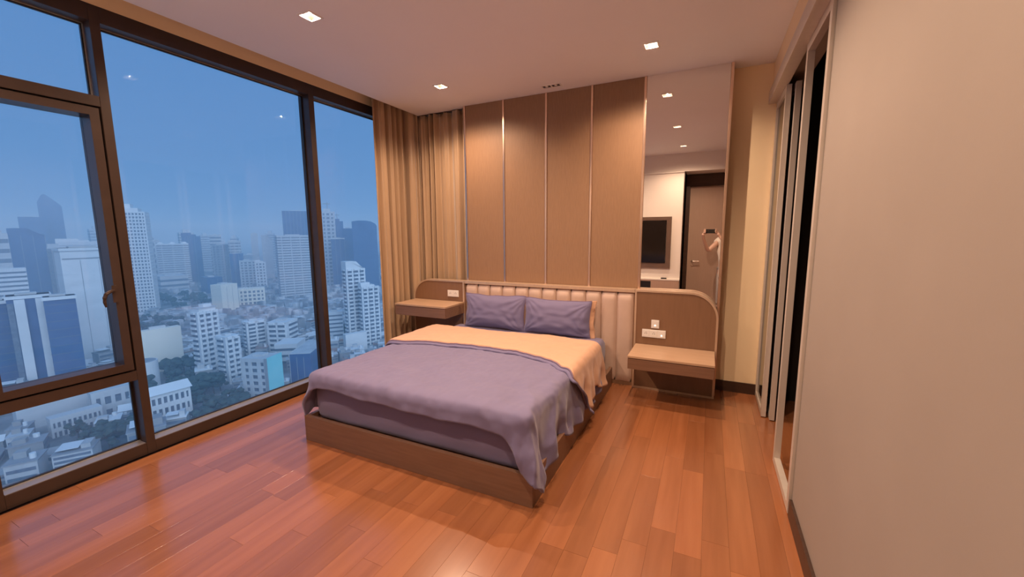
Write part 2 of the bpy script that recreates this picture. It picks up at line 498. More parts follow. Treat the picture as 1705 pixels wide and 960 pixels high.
# ================================================================== curtains
def curtain(name, label, path, z0, z1, amp, waves, seed, gather_top=1.0):
    """path: list of xy points; folds run along the normal"""
    rnd = random.Random(seed)
    P = [Vector(p) for p in path]
    L = [0]
    for i in range(1, len(P)): L.append(L[-1] + (P[i] - P[i - 1]).length)
    tot = L[-1]
    NU, NV = 240, 26
    ph = [rnd.uniform(0, 6.28) for _ in range(6)]
    bm = bmesh.new()
    grid = []
    for j in range(NV + 1):
        v = j / NV
        z = z0 + (z1 - z0) * v
        row = []
        for i in range(NU + 1):
            s = i / NU * tot
            k = 0
            while k < len(L) - 2 and s > L[k + 1]: k += 1
            d = (P[k + 1] - P[k]).normalized()
            pos = P[k] + d * (s - L[k])
            nrm = Vector((d.y, -d.x))
            u = i / NU
            warp = u + 0.035 * math.sin(9.0 * u + ph[0]) + 0.018 * math.sin(23 * u + ph[1]) + 0.012 * (1 - v) * math.sin(5 * u * 6 + ph[2])
            wv = math.sin(2 * math.pi * waves * warp)
            sharp = math.copysign(abs(wv) ** 0.7, wv)
            a = amp * (0.75 + 0.35 * math.sin(13 * u + ph[3])) * (0.8 + 0.3 * (1 - v))
            off = a * sharp + 0.010 * math.sin(2 * math.pi * waves * 2.3 * warp + ph[4] + v * 1.5)
            p = pos + nrm * off
            row.append(bm.verts.new((p.x, p.y, z)))
        grid.append(row)
    for j in range(NV):
        for i in range(NU):
            bm.faces.new((grid[j][i], grid[j][i + 1], grid[j + 1][i + 1], grid[j + 1][i]))
    t = thing(name, label, 'curtain', group='gold brown curtains in the corner')
    o = obj('fabric', bm, M['curtain'], t, smooth=True)
    md = o.modifiers.new('thickness', 'SOLIDIFY'); md.thickness = 0.003
    bm = bmesh.new()
    for i in range(len(P) - 1):
        d = (P[i + 1] - P[i]).normalized(); nn = Vector((d.y, -d.x)) * 0.012
        a, b = P[i], P[i + 1]
        tube(bm, [(a.x, a.y, z1 + 0.010), (b.x, b.y, z1 + 0.010)], 0.010, 8)
    obj('rail', bm, M['bronze'], t)
    set_base(t, (P[0].x, P[0].y, 0))
    return t
curtain('curtain', 'gold brown curtain gathered along the window side of the corner', [(-3.325, 3.47), (-3.33, 3.8), (-3.31, 3.98), (-3.20, 4.10)], 0.012, 3.08, 0.052, 6.0, 3)
curtain('curtain', 'gold brown curtain hanging on the back wall left of the wood panels', [(-3.31, 4.135), (-2.545, 4.125)], 0.012, 2.868, 0.050, 6.5, 11)

# ================================================================== headboard with wings
YH = 3.95
t = thing('headboard', 'wide headboard with cream padded channels and rounded taupe side wings', 'headboard')
def wing(x0, x1, side):
    """side -1: round corner on the left, +1 on the right"""
    R_ = 0.235
    zt = 0.955
    pts = []
    if side > 0:
        pts = [(x0, 0.0), (x1, 0.0)]
        for k in range(0, 13):
            a = math.pi / 2 * k / 12
            pts.append((x1 - R_ + R_ * math.cos(a), zt - R_ + R_ * math.sin(a)))
        pts.append((x0, zt))
    else:
        pts = [(x1, 0.0), (x1, zt)]
        for k in range(0, 13):
            a = math.pi / 2 + math.pi / 2 * k / 12
            pts.append((x0 + R_ + R_ * math.cos(a), zt - R_ + R_ * math.sin(a)))
        pts.append((x0, 0.0))
    return pts
def prism(bm, pts, y0, y1):
    a = [bm.verts.new((p[0], y0, p[1])) for p in pts]
    b = [bm.verts.new((p[0], y1, p[1])) for p in pts]
    n = len(pts)
    bm.faces.new(a); bm.faces.new(b[::-1])
    for i in range(n):
        j = (i + 1) % n
        bm.faces.new((a[i], b[i], b[j], a[j]))
def ribbon(bm, pts, width, y0, y1, closed=True):
    """edge band following an outline, `width` thick to the inside"""
    n = len(pts)
    cx = sum(p[0] for p in pts) / n; cz = sum(p[1] for p in pts) / n
    inner = []
    for i in range(n):
        p0, p1, p2 = Vector(pts[i - 1]), Vector(pts[i]), Vector(pts[(i + 1) % n])
        d1 = (p1 - p0).normalized(); d2 = (p2 - p1).normalized()
        n1 = Vector((-d1.y, d1.x)); n2 = Vector((-d2.y, d2.x))
        m_ = (n1 + n2)
        m_ = m_ / max(m_.dot(n1), 0.3)
        q = p1 + m_ * width
        if (Vector((cx, cz)) - q).length > (Vector((cx, cz)) - (p1 - m_ * width)).length:
            q = p1 - m_ * width
        inner.append(q)
    A = [bm.verts.new((p[0], y0, p[1])) for p in pts]; B = [bm.verts.new((p[0], y1, p[1])) for p in pts]
    C_ = [bm.verts.new((p[0], y0, p[1])) for p in inner]; D = [bm.verts.new((p[0], y1, p[1])) for p in inner]
    for i in range(n):
        j = (i + 1) % n
        bm.faces.new((A[i], A[j], C_[j], C_[i])); bm.faces.new((B[i], D[i], D[j], B[j]))
        bm.faces.new((A[i], B[i], B[j], A[j])); bm.faces.new((C_[i], C_[j], D[j], D[i]))
for x0, x1, sd in ((-0.612, 0.104, 1), (-3.235, -2.512, -1)):
    pts = wing(x0, x1, sd)
    bm = bmesh.new(); prism(bm, [(min(max(p[0], x0 + 0.004), x1 - 0.004) - 0.004 * sd * (p[1] > 0.7 and abs(p[0] - (x1 if sd > 0 else x0)) < 0.23), min(max(p[1], 0.004), 0.955) - 0.004 * (p[1] > 0.7)) for p in pts], YH + 0.006, YP - 0.010)
    obj('wing_panel', bm, M['taupe'], t, recalc=True)
    bm = bmesh.new(); ribbon(bm, pts, 0.017, YH, YP - 0.008)
    obj('edge_band', bm, M['edge_wood'], t, recalc=True)
box('core_panel', (-2.510, -0.614, YH + 0.03, YP - 0.010, 0.0, 0.925), M['taupe'], t)
box('top_rail', (-2.510, -0.614, YH + 0.002, YP - 0.008, 0.926, 0.957), M['edge_wood'], t, 0.002)
# twelve padded channels
cw = (2.498 - 0.626) / 12
bmp = bmesh.new()
NX, NZ = 10, 14
front = [[None] * (NZ + 1) for _ in range(NX + 1)]
for i in range(NX + 1):
    for j in range(NZ + 1):
        u = i / NX * 2 - 1; v = j / NZ * 2 - 1
        hx = (1 - abs(u) ** 3.2) ** 0.5 if abs(u) < 1 else 0
        hz = (1 - abs(v) ** 16) ** 0.5 if abs(v) < 1 else 0
        vv = math.copysign(abs(v) ** 0.6, v)
        front[i][j] = bmp.verts.new((u * cw / 2 * 0.997, YH + 0.03 - 0.034 * hx * ((1 - abs(vv) ** 16) ** 0.5 if abs(vv) < 1 else 0), 0.48 + vv * 0.443))
for i in range(NX):
    for j in range(NZ):
        bmp.faces.new((front[i][j], front[i + 1][j], front[i + 1][j + 1], front[i][j + 1]))
pm = bpy.data.meshes.new('channel_pad'); bmp.to_mesh(pm); bmp.free(); pm.materials.append(M['leather'])
for p in pm.polygons: p.use_smooth = True
for i in range(12):
    o = link('channel_pad', pm, t); o.location = (-2.498 + cw * (i + 0.5), 0, 0)
set_base(t, (-1.56, 4.0, 0))

# floating desk (left) and floating night shelf (right)
def shelf(name, label, cat, x0, x1, y0, zb, zt, mtop):
    t = thing(name, label, cat)
    box('body', (x0 + 0.01, x1 - 0.01, y0 + 0.012, YH - 0.002, zb, zt - 0.022), M['taupe'], t)
    box('drawer_front', (x0 + 0.002, x1 - 0.002, y0 + 0.002, y0 + 0.018, zb, zt - 0.024), M['bed_wood'], t, 0.002)
    box('side_panel', (x0, x0 + 0.012, y0 + 0.019, YH - 0.002, zb, zt - 0.018), M['bed_wood'], t)
    box('side_panel', (x1 - 0.012, x1, y0 + 0.019, YH - 0.002, zb, zt - 0.018), M['bed_wood'], t)
    box('tabletop', (x0, x1, y0, YH - 0.002, zt - 0.018, zt), mtop, t, 0.002)
    set_base(t, ((x0 + x1) / 2, (y0 + YH) / 2, zb))
    return t
shelf('floating_desk', 'floating wooden side table under the curved headboard wing by the curtains', 'side table', -3.205, -2.515, 3.57, 0.585, 0.712, M['oak'])
shelf('nightstand', 'floating wooden nightstand with one drawer right of the bed', 'nightstand', -0.590, 0.088, 3.51, 0.325, 0.440, M['oak'])

# sockets
def socket(label, x0, x1, z0, z1, mods, led):
    t = thing('wall_socket', label, 'socket')
    y = YH + 0.005
    box('face_plate', (x0, x1, y - 0.010, y, z0, z1), M['white_plastic'], t, 0.002)
    w = (x1 - x0) / mods
    for k in range(mods):
        c = x0 + w * (k + 0.5); zc = (z0 + z1) / 2
        o = box('module', (c - w * 0.40, c + w * 0.40, y - 0.0125, y - 0.0095, z0 + 0.008, z1 - 0.008), M['white_plastic'], t, 0.0008)
        if k == mods - 1 and led:
            bm = bmesh.new(); cyl(bm, (c, y - 0.0145, zc - 0.012), (c, y - 0.012, zc - 0.012), 0.0055, seg=10)
            obj('indicator', bm, M['led'], o)
        else:
            bm = bmesh.new()
            for dx in (-0.008, 0.008):
                bx(bm, c + dx - 0.0016, c + dx + 0.0016, y - 0.0132, y - 0.0122, zc - 0.006, zc + 0.006)
            bx(bm, c - 0.0016, c + 0.0016, y - 0.0132, y - 0.0122, zc + 0.009, zc + 0.016)
            obj('slot', bm, M['socket_hole'], o)
    set_base(t, ((x0 + x1) / 2, y, z0))
socket('white double plate socket on the left headboard wing above the side table', -2.735, -2.585, 0.765, 0.840, 2, False)
socket('small square switch plate with a light above the nightstand', -0.455, -0.385, 0.602, 0.680, 1, True)
socket('wide white three part socket plate just above the nightstand', -0.535, -0.325, 0.512, 0.586, 3, True)

# ================================================================== sliding closet door
t = structure('door_1', 'sliding smoked glass closet door in pale metal frames, partly open')
box('pelmet_rail', (0.385, XR - 0.001, 2.42, YB - 0.001, 2.552, 2.65), M['alu'], t, 0.003)
box('jamb', (XR + 0.001, XR + 0.139, 2.405, 2.42, 0.0, 2.62), M['alu'], t)
def leaf(name, x, y0, y1, glazed=True):
    bm = bmesh.new()
    s = 0.045
    for b in ((y0, y0 + s, 0.008, 2.55), (y1 - s, y1, 0.008, 2.55), (y0 + s, y1 - s, 0.008, 0.05), (y0 + s, y1 - s, 2.50, 2.55)):
        bx(bm, x - 0.017, x + 0.017, *b)
    o = obj(name, bm, M['alu'], t)
    if glazed: box('glass', (x - 0.004, x + 0.004, y0 + s, y1 - s, 0.05, 2.50), M['smoked'], o)
leaf('open_frame', 0.462, 2.43, 3.00, False)
leaf('door_panel', 0.462, 3.71, YB - 0.005)
leaf('door_panel', 0.515, 3.66, YB - 0.025)

# ================================================================== rear of the room (seen in the mirror)
t = structure('door_2', 'brown entrance door with steel lever handle, seen in the mirror')
box('door_leaf', (-0.385, 0.455, YD - 0.05, YD, 0.004, 2.335), M['door_wood'], t, 0.002)
box('door_frame', (-0.459, -0.388, YD - 0.055, YD + 0.06, 0.0, 2.34), M['dark_wood'], t, 0.002)
box('door_frame', (-0.459, 0.459, YD - 0.055, YD + 0.06, 2.34, 2.555), M['dark_wood'], t, 0.002)
bm = bmesh.new()
cyl(bm, (-0.30, YD, 0.92), (-0.30, YD + 0.008, 0.92), 0.026)
cyl(bm, (-0.30, YD, 0.84), (-0.30, YD + 0.008, 0.84), 0.022)
tube(bm, [(-0.30, YD, 0.92), (-0.30, YD + 0.045, 0.92), (-0.285, YD + 0.055, 0.92), (-0.17, YD + 0.055, 0.92)], 0.010, 10)
obj('lever_handle', bm, M['steel'], t)
struct_box('trim_1', [(-0.474, -0.46, YR - 0.54, YR + 0.012, 0.0, 2.56)], M['dark_wood'], 'dark timber edge of the entrance recess')
struct_box('trim_2', [(-3.40, -0.475, YR, YR + 0.02, 2.545, 2.565), (-3.40, -0.475, YR, YR + 0.05, 0.585, 0.61)], M['white_wall'], 'white ledges above and below the television wall')
t = thing('television', 'black television in a dark wooden surround on the white rear wall, seen in the mirror', 'television')
bm = bmesh.new()
for b in ((-2.26, -0.65, 0.815, 0.905), (-2.26, -0.65, 1.70, 1.765), (-0.735, -0.65, 0.905, 1.70), (-2.26, -2.17, 0.905, 1.70)):
    bx(bm, b[0], b[1], YR + 0.001, YR + 0.035, b[2], b[3])
obj('surround', bm, M['tv_frame'], t)
box('screen', (-2.165, -0.74, YR + 0.004, YR + 0.045, 0.910, 1.695), M['screen'], t, 0.003)
set_base(t, (-1.45, YR, 0.815))
t = thing('media_cabinet', 'low cabinet with a dark open niche below the television, seen in the mirror', 'cabinet')
box('carcass', (-2.6, -0.48, YR + 0.002, YR + 0.045, 0.0, 0.583), M['door_wood'], t)
box('niche', (-1.6, -0.98, YR + 0.045, YR + 0.047, 0.36, 0.56), M['black'], t)
set_base(t, (-1.5, YR, 0))
t = thing('remote_control', 'small dark remote on the white ledge under the television, seen in the mirror', 'remote')
box('body', (-0.80, -0.70, YR + 0.008, YR + 0.046, 0.6105, 0.63), M['black'], t, 0.003)
box('keypad', (-0.79, -0.71, YR + 0.012, YR + 0.042, 0.630, 0.632), M['tv_frame'], t)
set_base(t, (-0.75, YR + 0.025, 0.6105))

# ================================================================== ceiling fittings
lamp_lab = ['ceiling downlight nearest the curtain corner, over the left side of the bed head', 'ceiling downlight in front of the tall mirror',
            'ceiling downlight near the window at the top of the photo', 'ceiling downlight seen only in the mirror, middle one of three reflections',
            'ceiling downlight beside the window behind the camera', 'ceiling downlight seen only in the mirror, lowest and farthest reflection']
for (lx, ly), lab in zip(LAMPS, lamp_lab):
    t = thing('downlight', lab, 'ceiling light', group='square recessed ceiling downlights')
    bm = bmesh.new()
    for b in ((-0.056, 0.056, -0.056, -0.044), (-0.056, 0.056, 0.044, 0.056), (-0.056, -0.044, -0.044, 0.044), (0.044, 0.056, -0.044, 0.044)):
        bx(bm, b[0], b[1], b[2], b[3], -0.005, 0.0)
    obj('bezel', bm, M['bezel'], t)
    bm = bmesh.new()
    lo = [bm.verts.new((sx * 0.044, sy * 0.044, 0)) for sx, sy in ((-1, -1), (1, -1), (1, 1), (-1, 1))]
    hi = [bm.verts.new((sx * 0.038, sy * 0.038, 0.05)) for sx, sy in ((-1, -1), (1, -1), (1, 1), (-1, 1))]
    for i in range(4):
        j = (i + 1) % 4
        bm.faces.new((lo[i], hi[i], hi[j], lo[j]))
    bm.faces.new(hi)
    obj('reflector', bm, M['reflector'], t)
    bm = bmesh.new(); cyl(bm, (0, 0, 0.032), (0, 0, 0.047), 0.033, 0.035, 20)
    obj('lamp_lens', bm, M['bulb'], t)
    ld = bpy.data.lights.new('lamp_light', 'SPOT')
    ld.energy = LAMP_W; ld.color = LAMP_COLOR
    ld.spot_size = math.radians(158); ld.spot_blend = 0.9; ld.shadow_soft_size = 0.009
    lo_ = bpy.data.objects.new('lamp_light', ld); COL.objects.link(lo_); lo_.parent = t
    lo_.location = (0, 0, 0.014)
    t.location = (lx, ly, ZC)
t = thing('twin_ceiling_fitting', 'small unlit twin square ceiling fitting close to the top of the wood panels', 'ceiling light')
bm = bmesh.new()
for b in ((-0.095, 0.095, -0.038, -0.028), (-0.095, 0.095, 0.028, 0.038), (-0.095, -0.085, -0.028, 0.028), (0.085, 0.095, -0.028, 0.028), (-0.006, 0.006, -0.028, 0.028)):
    bx(bm, b[0], b[1], b[2], b[3], -0.006, 0.0)
obj('bezel', bm, M['bezel'], t)
for sx in (-0.0455, 0.0455):
    box('dark_opening', (sx - 0.039, sx + 0.039, -0.027, 0.027, -0.003, -0.0005), M['socket_hole'], t)
    bm = bmesh.new(); cyl(bm, (sx, -0.002, -0.006), (sx, -0.002, -0.003), 0.013, 0.015, 16)
    obj('gimbal_eye', bm, M['bezel'], t)
t.location = (-1.437, 3.885, ZC)

# ================================================================== bed
BX0, BX1, BY0, BY1 = -2.607, -0.800, 1.900, 3.915
t = thing('bed_frame', 'low brown wooden platform bed frame on the plank floor', 'bed')
box('foot_board', (BX0, BX1, BY0, BY0 + 0.030, 0.0, 0.186), M['bed_wood'], t, 0.003)
box('side_board', (BX0, BX0 + 0.030, BY0 + 0.031, BY1, 0.0, 0.186), M['bed_wood'], t, 0.003)
box('side_board', (BX1 - 0.030, BX1, BY0 + 0.031, BY1, 0.0, 0.186), M['bed_wood'], t, 0.003)
box('deck', (BX0 + 0.031, BX1 - 0.031, BY0 + 0.031, BY1, 0.10, 0.150), M['bed_wood'], t)
set_base(t, (-1.70, 2.9, 0))

def rounded_box(bm, x0, x1, y0, y1, z0, z1, r, seg=4):
    bx(bm, x0, x1, y0, y1, z0, z1)
    bmesh.ops.bevel(bm, geom=list(bm.edges), offset=r, segments=seg, profile=0.5, affect='EDGES')
MX0, MX1, MY0, MY1, MZ = -2.548, -0.872, 1.962, 3.905, 0.475
t = thing('mattress', 'thick mattress in a fitted purple sheet on the platform bed', 'mattress')
bm = bmesh.new()
rounded_box(bm, MX0, MX1, MY0, MY1, 0.151, MZ, 0.045)
bmesh.ops.subdivide_edges(bm, edges=[e for e in bm.edges if e.calc_length() > 0.2], cuts=24, use_grid_fill=True)
for v in bm.verts:
    n_ = noise.noise(Vector((v.co.x * 5, v.co.y * 3, v.co.z * 9)))
    if v.co.y < 2.02 and v.co.z < 0.44:
        v.co.y -= 0.012 * math.sin((v.co.z - 0.15) / 0.32 * math.pi) + 0.006 * n_
    elif v.co.x > -0.92 and v.co.z < 0.44:
        v.co.x += 0.012 * math.sin((v.co.z - 0.15) / 0.32 * math.pi) + 0.006 * n_
obj('fitted_sheet', bm, M['purple'], t, smooth=True)
box('core', (MX0 + 0.05, MX1 - 0.05, MY0 + 0.05, MY1 - 0.05, 0.16, MZ - 0.02), M['purple'], t)
set_base(t, (-1.71, 2.93, 0.151))

# ------------------------------------------------------------------ duvet
XL_, XR_, YF_ = -2.49, -0.900, 2.000
RAD = 0.075
def smooth(a, b, x):
    t_ = max(0.0, min(1.0, (x - a) / (b - a)))
    return t_ * t_ * (3 - 2 * t_)
def nz(x, y, z=0.0): return noise.noise(Vector((x, y, z)))
def drape(a, b, lift, off=0.0, wav=1.0, seed=0.0):
    ex, sx = 0.0, 0.0
    px, py = a, b
    if a > XR_: ex, sx, px = a - XR_, 1.0, XR_
    elif a < XL_: ex, sx, px = XL_ - a, -1.0, XL_
    ey = 0.0
    if b < YF_: ey, py = YF_ - b, YF_
    zt = MZ + lift
    rho = math.hypot(ex, ey)
    if rho < 1e-9: return Vector((px, py, zt))
    dx, dy = sx * ex / rho, -ey / rho
    th = min(rho / RAD, math.pi / 2)
    out = RAD * math.sin(th)
    down = RAD * (1 - math.cos(th))
    rest = max(0.0, rho - RAD * math.pi / 2)
    down += rest
    phi = math.atan2(ey, ex)
    k = rest * wav
    par = b * 1.0 if ey == 0 else (a if ex == 0 else phi * 0.18)
    w = 0.0
    if rest > 0:
        w = k * (0.09 * math.sin(par * 23 + 1.3 + seed + 2.5 * nz(par * 3, 1, seed)) + 0.05 * math.sin(par * 49 + 0.4 + seed) + 0.30 * nz(par * 6, down * 5, 3.1 + seed))
    flare = 0.13 * rest + off + 0.085 * smooth(0, 0.25, rest) * math.sin(2 * phi) ** 2 + (0.035 * smooth(0, 0.05, ey) * (1 - smooth(0.02, 0.2, ex)))
    o = out + flare + w * 0.55
    return Vector((px + dx * o, py + dy * o, zt - down))
def puff(a, b):
    base = 0.050 + 0.012 * nz(a * 1.6, b * 1.6, 0.7) + 0.006 * nz(a * 4.5, b * 4.5, 4.2)
    # long soft creases fanning towards the foot
    cr = math.sin((a * 0.55 + b * 0.9) * 17 + 2.0 * nz(a * 2, b * 2, 9.0))
    base += 0.0035 * cr * smooth(2.9, 2.0, b)
    base += 0.010 * math.sin(math.pi * max(0, min(1, (a - XL_) / (XR_ - XL_))))
    return base
def foot_over(a):
    o = 0.172 + 0.006 * math.sin(a * 5.0) + 0.012 * nz(a * 4, 0.3, 1.0)
    o += 0.155 * smooth(-1.00, -0.78, a) - 0.13 * smooth(XR_ + 0.22, XR_ + 0.42, a) - 0.03 * smooth(-1.6, -2.3, a) + 0.06 * smooth(-2.42, -2.6, a)
    return o
def right_over(b): return 0.425 + 0.020 * math.sin(b * 7.0 + 0.6) + 0.060 * nz(b * 4.5, 2.2, 5.0)
A_L, Y_FOLD = XL_ - 0.35, 3.415
t = thing('duvet', 'purple duvet spread over the bed with its peach underside folded back at the top', 'duvet')
NA, NB = 190, 150
bm = bmesh.new()
grid = []
for j in range(NB + 1):
    v = j / NB
    row = []
    for i in range(NA + 1):
        u = i / NA
        b_top = Y_FOLD - 0.02
        a_hi = XR_ + 0.405
        a = A_L + (a_hi - A_L) * u
        b_lo = YF_ - foot_over(a)
        b = b_lo + (b_top - b_lo) * v
        if a > XR_:
            s = (a - XR_) / 0.405
            a = XR_ + s * right_over(b)
        lf = puff(min(max(a, XL_), XR_), max(b, YF_))
        # pinch thinner at the hems
        e = min(u / 0.02, (1 - u) / 0.02, v / 0.03, 1.0)
        p = drape(a, b, lf)
        wr = 0.004 * nz(a * 14, b * 9, 6.0) + 0.003 * nz(a * 30, b * 22, 1.0)
        corner = smooth(-1.25, -0.9, a) * smooth(2.6, 2.05, b)
        wr += corner * 0.012 * (1 - 2 * abs(math.sin(math.atan2(b - 2.75, a + 1.25) * 9 + 1.5 * nz(a * 3, b * 3, 8.0))))
        side = smooth(XR_ - 0.05, XR_ + 0.06, a)
        wr += side * 0.016 * (0.5 - abs(nz(b * 5 + a * 2, a * 3, 12.0)) * 1.6) * smooth(3.3, 3.0, b)
        frt = smooth(YF_ + 0.10, YF_ - 0.03, b)
        wr += frt * 0.008 * (0.4 - abs(nz(a * 6, b * 4, 22.0)) * 1.5)
        p += Vector((wr * 0.7, -wr * 0.7, wr))
        row.append(bm.verts.new(p))
    grid.append(row)
for j in range(NB):
    for i in range(NA):
        bm.faces.new((grid[j][i], grid[j][i + 1], grid[j + 1][i + 1], grid[j + 1][i]))
o = obj('cover', bm, M['purple'], t, smooth=True)
md = o.modifiers.new('loft', 'SOLIDIFY'); md.thickness = 0.022; md.offset = -1
# folded back peach band
BP = [(-2.95, 2.80), (-2.52, 2.76), (-2.1, 2.845), (-1.77, 2.885), (-1.35, 2.865), (-1.03, 2.79), (-0.88, 2.68), (-0.80, 2.63), (-0.70, 2.72), (-0.60, 2.84), (-0.45, 2.98)]
def border(a):
    for (x0, y0), (x1, y1) in zip(BP, BP[1:]):
        if a <= x1:
            tt = (a - x0) / (x1 - x0)
            tt = tt * tt * (3 - 2 * tt) * 0.4 + tt * 0.6
            return y0 + (y1 - y0) * tt
    return BP[-1][1]
AHI = XR_ + 0.395
NA2, NB2, NF = 170, 46, 10
bm = bmesh.new()
grid = []
rim_pts = []
for i in range(NA2 + 1):
    u = i / NA2
    a = A_L + (AHI - A_L) * u
    col_ = []
    y0 = border(a)
    aa0 = a
    yf = Y_FOLD + 0.02 * math.sin(a * 4.0) + 0.07 * smooth(XR_, AHI, a)
    for j in range(NB2 + NF + 1):
        if j <= NB2:
            b = y0 + (yf - y0) * j / NB2
            lf_add = 0.036
        else:
            ph_ = (j - NB2) / NF * math.pi * 0.9
            b = yf + 0.020 * math.sin(ph_)
            lf_add = 0.036 * (0.5 + 0.5 * math.cos(ph_))
        a2 = a
        if a > XR_:
            s = (a - XR_) / (AHI - XR_)
            a2 = XR_ + s * (0.395 + 0.040 * math.sin(b * 13 + 1.0) + 0.035 * nz(b * 9, 1.0, 2.0))
        lf = puff(min(max(a2, XL_), XR_), max(b, YF_)) + lf_add
        if j == 0: lf -= 0.012
        p = drape(a2, b, lf, off=lf_add * 0.8, wav=1.1, seed=0.9)
        wr = 0.004 * nz(a * 12, b * 12, 16.0) + 0.0025 * nz(a * 28, b * 28, 2.0)
        p += Vector((wr * 0.6, 0, wr))
        col_.append(bm.verts.new(p))
    rim_pts.append(col_[0].co.copy())
    grid.append(col_)
for i in range(NA2):
    for j in range(NB2 + NF):
        bm.faces.new((grid[i][j], grid[i + 1][j], grid[i + 1][j + 1], grid[i][j + 1]))
o = obj('folded_underside', bm, M['peach'], t, smooth=True)
md = o.modifiers.new('loft', 'SOLIDIFY'); md.thickness = 0.012; md.offset = -1
o['label'] = 'peach coloured underside folded back'
bm = bmesh.new()
tube(bm, [(p.x, p.y - 0.004, p.z - 0.002) for p in rim_pts], 0.0065, 8)
o = obj('piping', bm, M['dark_purple'], t, smooth=True)
bm = bmesh.new()
rows = []
for p, q in zip(rim_pts, rim_pts[1:] + rim_pts[-1:]):
    d_ = (q - p); d_.z = 0
    nn = Vector((d_.y, -d_.x, 0)).normalized() if d_.length > 1e-6 else Vector((0, -1, 0))
    if rows and d_.length <= 1e-6: nn = last
    last = nn
    rows.append([bm.verts.new(p + nn * s_ + Vector((0, 0, z_))) for s_, z_ in ((0.002, -0.004), (0.014, -0.006), (0.026, -0.012), (0.032, -0.022), (0.022, -0.030))])
for r0, r1 in zip(rows, rows[1:]):
    for k in range(4):
        bm.faces.new((r0[k], r0[k + 1], r1[k + 1], r1[k]))
o = obj('turned_hem', bm, M['purple'], t, smooth=True, recalc=True)
set_base(t, (-1.70, 2.7, MZ))

# ------------------------------------------------------------------ pillows
def pillow(label, cx, w, h, seed, flange):
    t = thing('pillow', label, 'pillow', group='purple pillows against the headboard')
    NU, NV = 56, 40
    T = 0.078
    lean = math.radians(13)
    def pt(u, v, side, grow=0.0):
        x = u * (w / 2 * 1.02 + grow) * (1 - 0.055 * math.cos(v * math.pi / 2))
        z = v * (h / 2 + grow * 0.5) * (1 - 0.085 * math.cos(u * math.pi / 2) + 0.03)
        x += 0.010 * nz(u * 2, v * 2, seed)
        z += 0.012 * nz(u * 2, v * 2, seed + 5)
        th_ = T * max(0.0, (1 - abs(u) ** 3.2)) ** 0.55 * max(0.0, (1 - abs(v) ** 2.8)) ** 0.6
        th_ *= 1.0 - 0.18 * v
        if side > 0:
            c = min(1.0, th_ / 0.03)
            # creases running from the corners and a sag along the bottom
            cr = 0.0
            for (cu, cv, s_) in ((-1, 1, 1.0), (1, 1, 0.8), (1, -1, 1.0), (-1, -1, 0.8)):
                du, dv = u - cu, (v - cv) * h / w
                r_ = math.hypot(du, dv)
                cr += s_ * 0.008 * math.sin(math.atan2(dv, du) * 17 + seed * 3 + cu + r_ * 3) * math.exp(-r_ * 2.0)
            cr += 0.004 * math.sin((v * 3.0 + u * 0.9 * math.sin(seed)) * 3.2 + 2 * nz(u * 1.5, v * 2, seed)) * smooth(0.1, -0.8, v)
            cr += 0.006 * nz(u * 3, v * 4, seed + 2)
            th_ += cr * c
        y = -th_ if side > 0 else th_ * 0.85
        # lean against the headboard
        zz = z + h / 2
        return Vector((cx + x, 3.798 + y * math.cos(lean) + zz * math.sin(lean) * 0.45, MZ + 0.004 + zz * math.cos(lean) + max(0, 0)))
    for side, name, m in ((1, 'front_panel', M['purple']), (-1, 'back_panel', M['peach'])):
        bm = bmesh.new()
        g = [[bm.verts.new(pt(i / NU * 2 - 1, j / NV * 2 - 1, side)) for i in range(NU + 1)] for j in range(NV + 1)]
        for j in range(NV):
            for i in range(NU):
                q = (g[j][i], g[j][i + 1], g[j + 1][i + 1], g[j + 1][i])
                bm.faces.new(q if side > 0 else q[::-1])
        o = obj(name, bm, m, t, smooth=True)
    # sewn edge
    ring = [pt(i / 40 * 2 - 1, -1, 1) for i in range(41)] + [pt(1, j / 24 * 2 - 1, 1) for j in range(1, 25)] + \
           [pt(1 - i / 40 * 2, 1, 1) for i in range(1, 41)] + [pt(-1, 1 - j / 24 * 2, 1) for j in range(1, 24)]
    bm = bmesh.new(); tube(bm, ring + [ring[0]], 0.0045, 6)
    obj('seam', bm, M['dark_purple'], t, smooth=True)
    if flange:
        bm = bmesh.new()
        rws = []
        for j in range(NV + 1):
            v = j / NV * 2 - 1
            p = pt(1, v, 1)
            wv = 0.007 * math.sin(v * 7) + 0.005 * nz(v * 9, 1, 1)
            rws.append([bm.verts.new(p + Vector((dx, 0.012 + dy * wv + dx * 0.7, 0))) for dx, dy in ((-0.004, 0.2), (0.014, 0.6), (0.030, 1.0), (0.040 + 0.4 * wv, 1.4))])
        for r0, r1 in zip(rws, rws[1:]):
            for k in range(3):
                bm.faces.new((r0[k], r0[k + 1], r1[k + 1], r1[k]))
        o = obj('flange', bm, M['peach'], t, smooth=True)
        md = o.modifiers.new('thickness', 'SOLIDIFY'); md.thickness = 0.004
        o['label'] = 'peach ruffled flange at the right end'
    set_base(t, (cx, 3.8, MZ))
pillow('left purple pillow leaning on the headboard beside the side table', -2.048, 0.715, 0.370, 1.0, False)
pillow('right purple pillow with a peach ruffled edge leaning on the headboard', -1.345, 0.690, 0.362, 4.0, True)

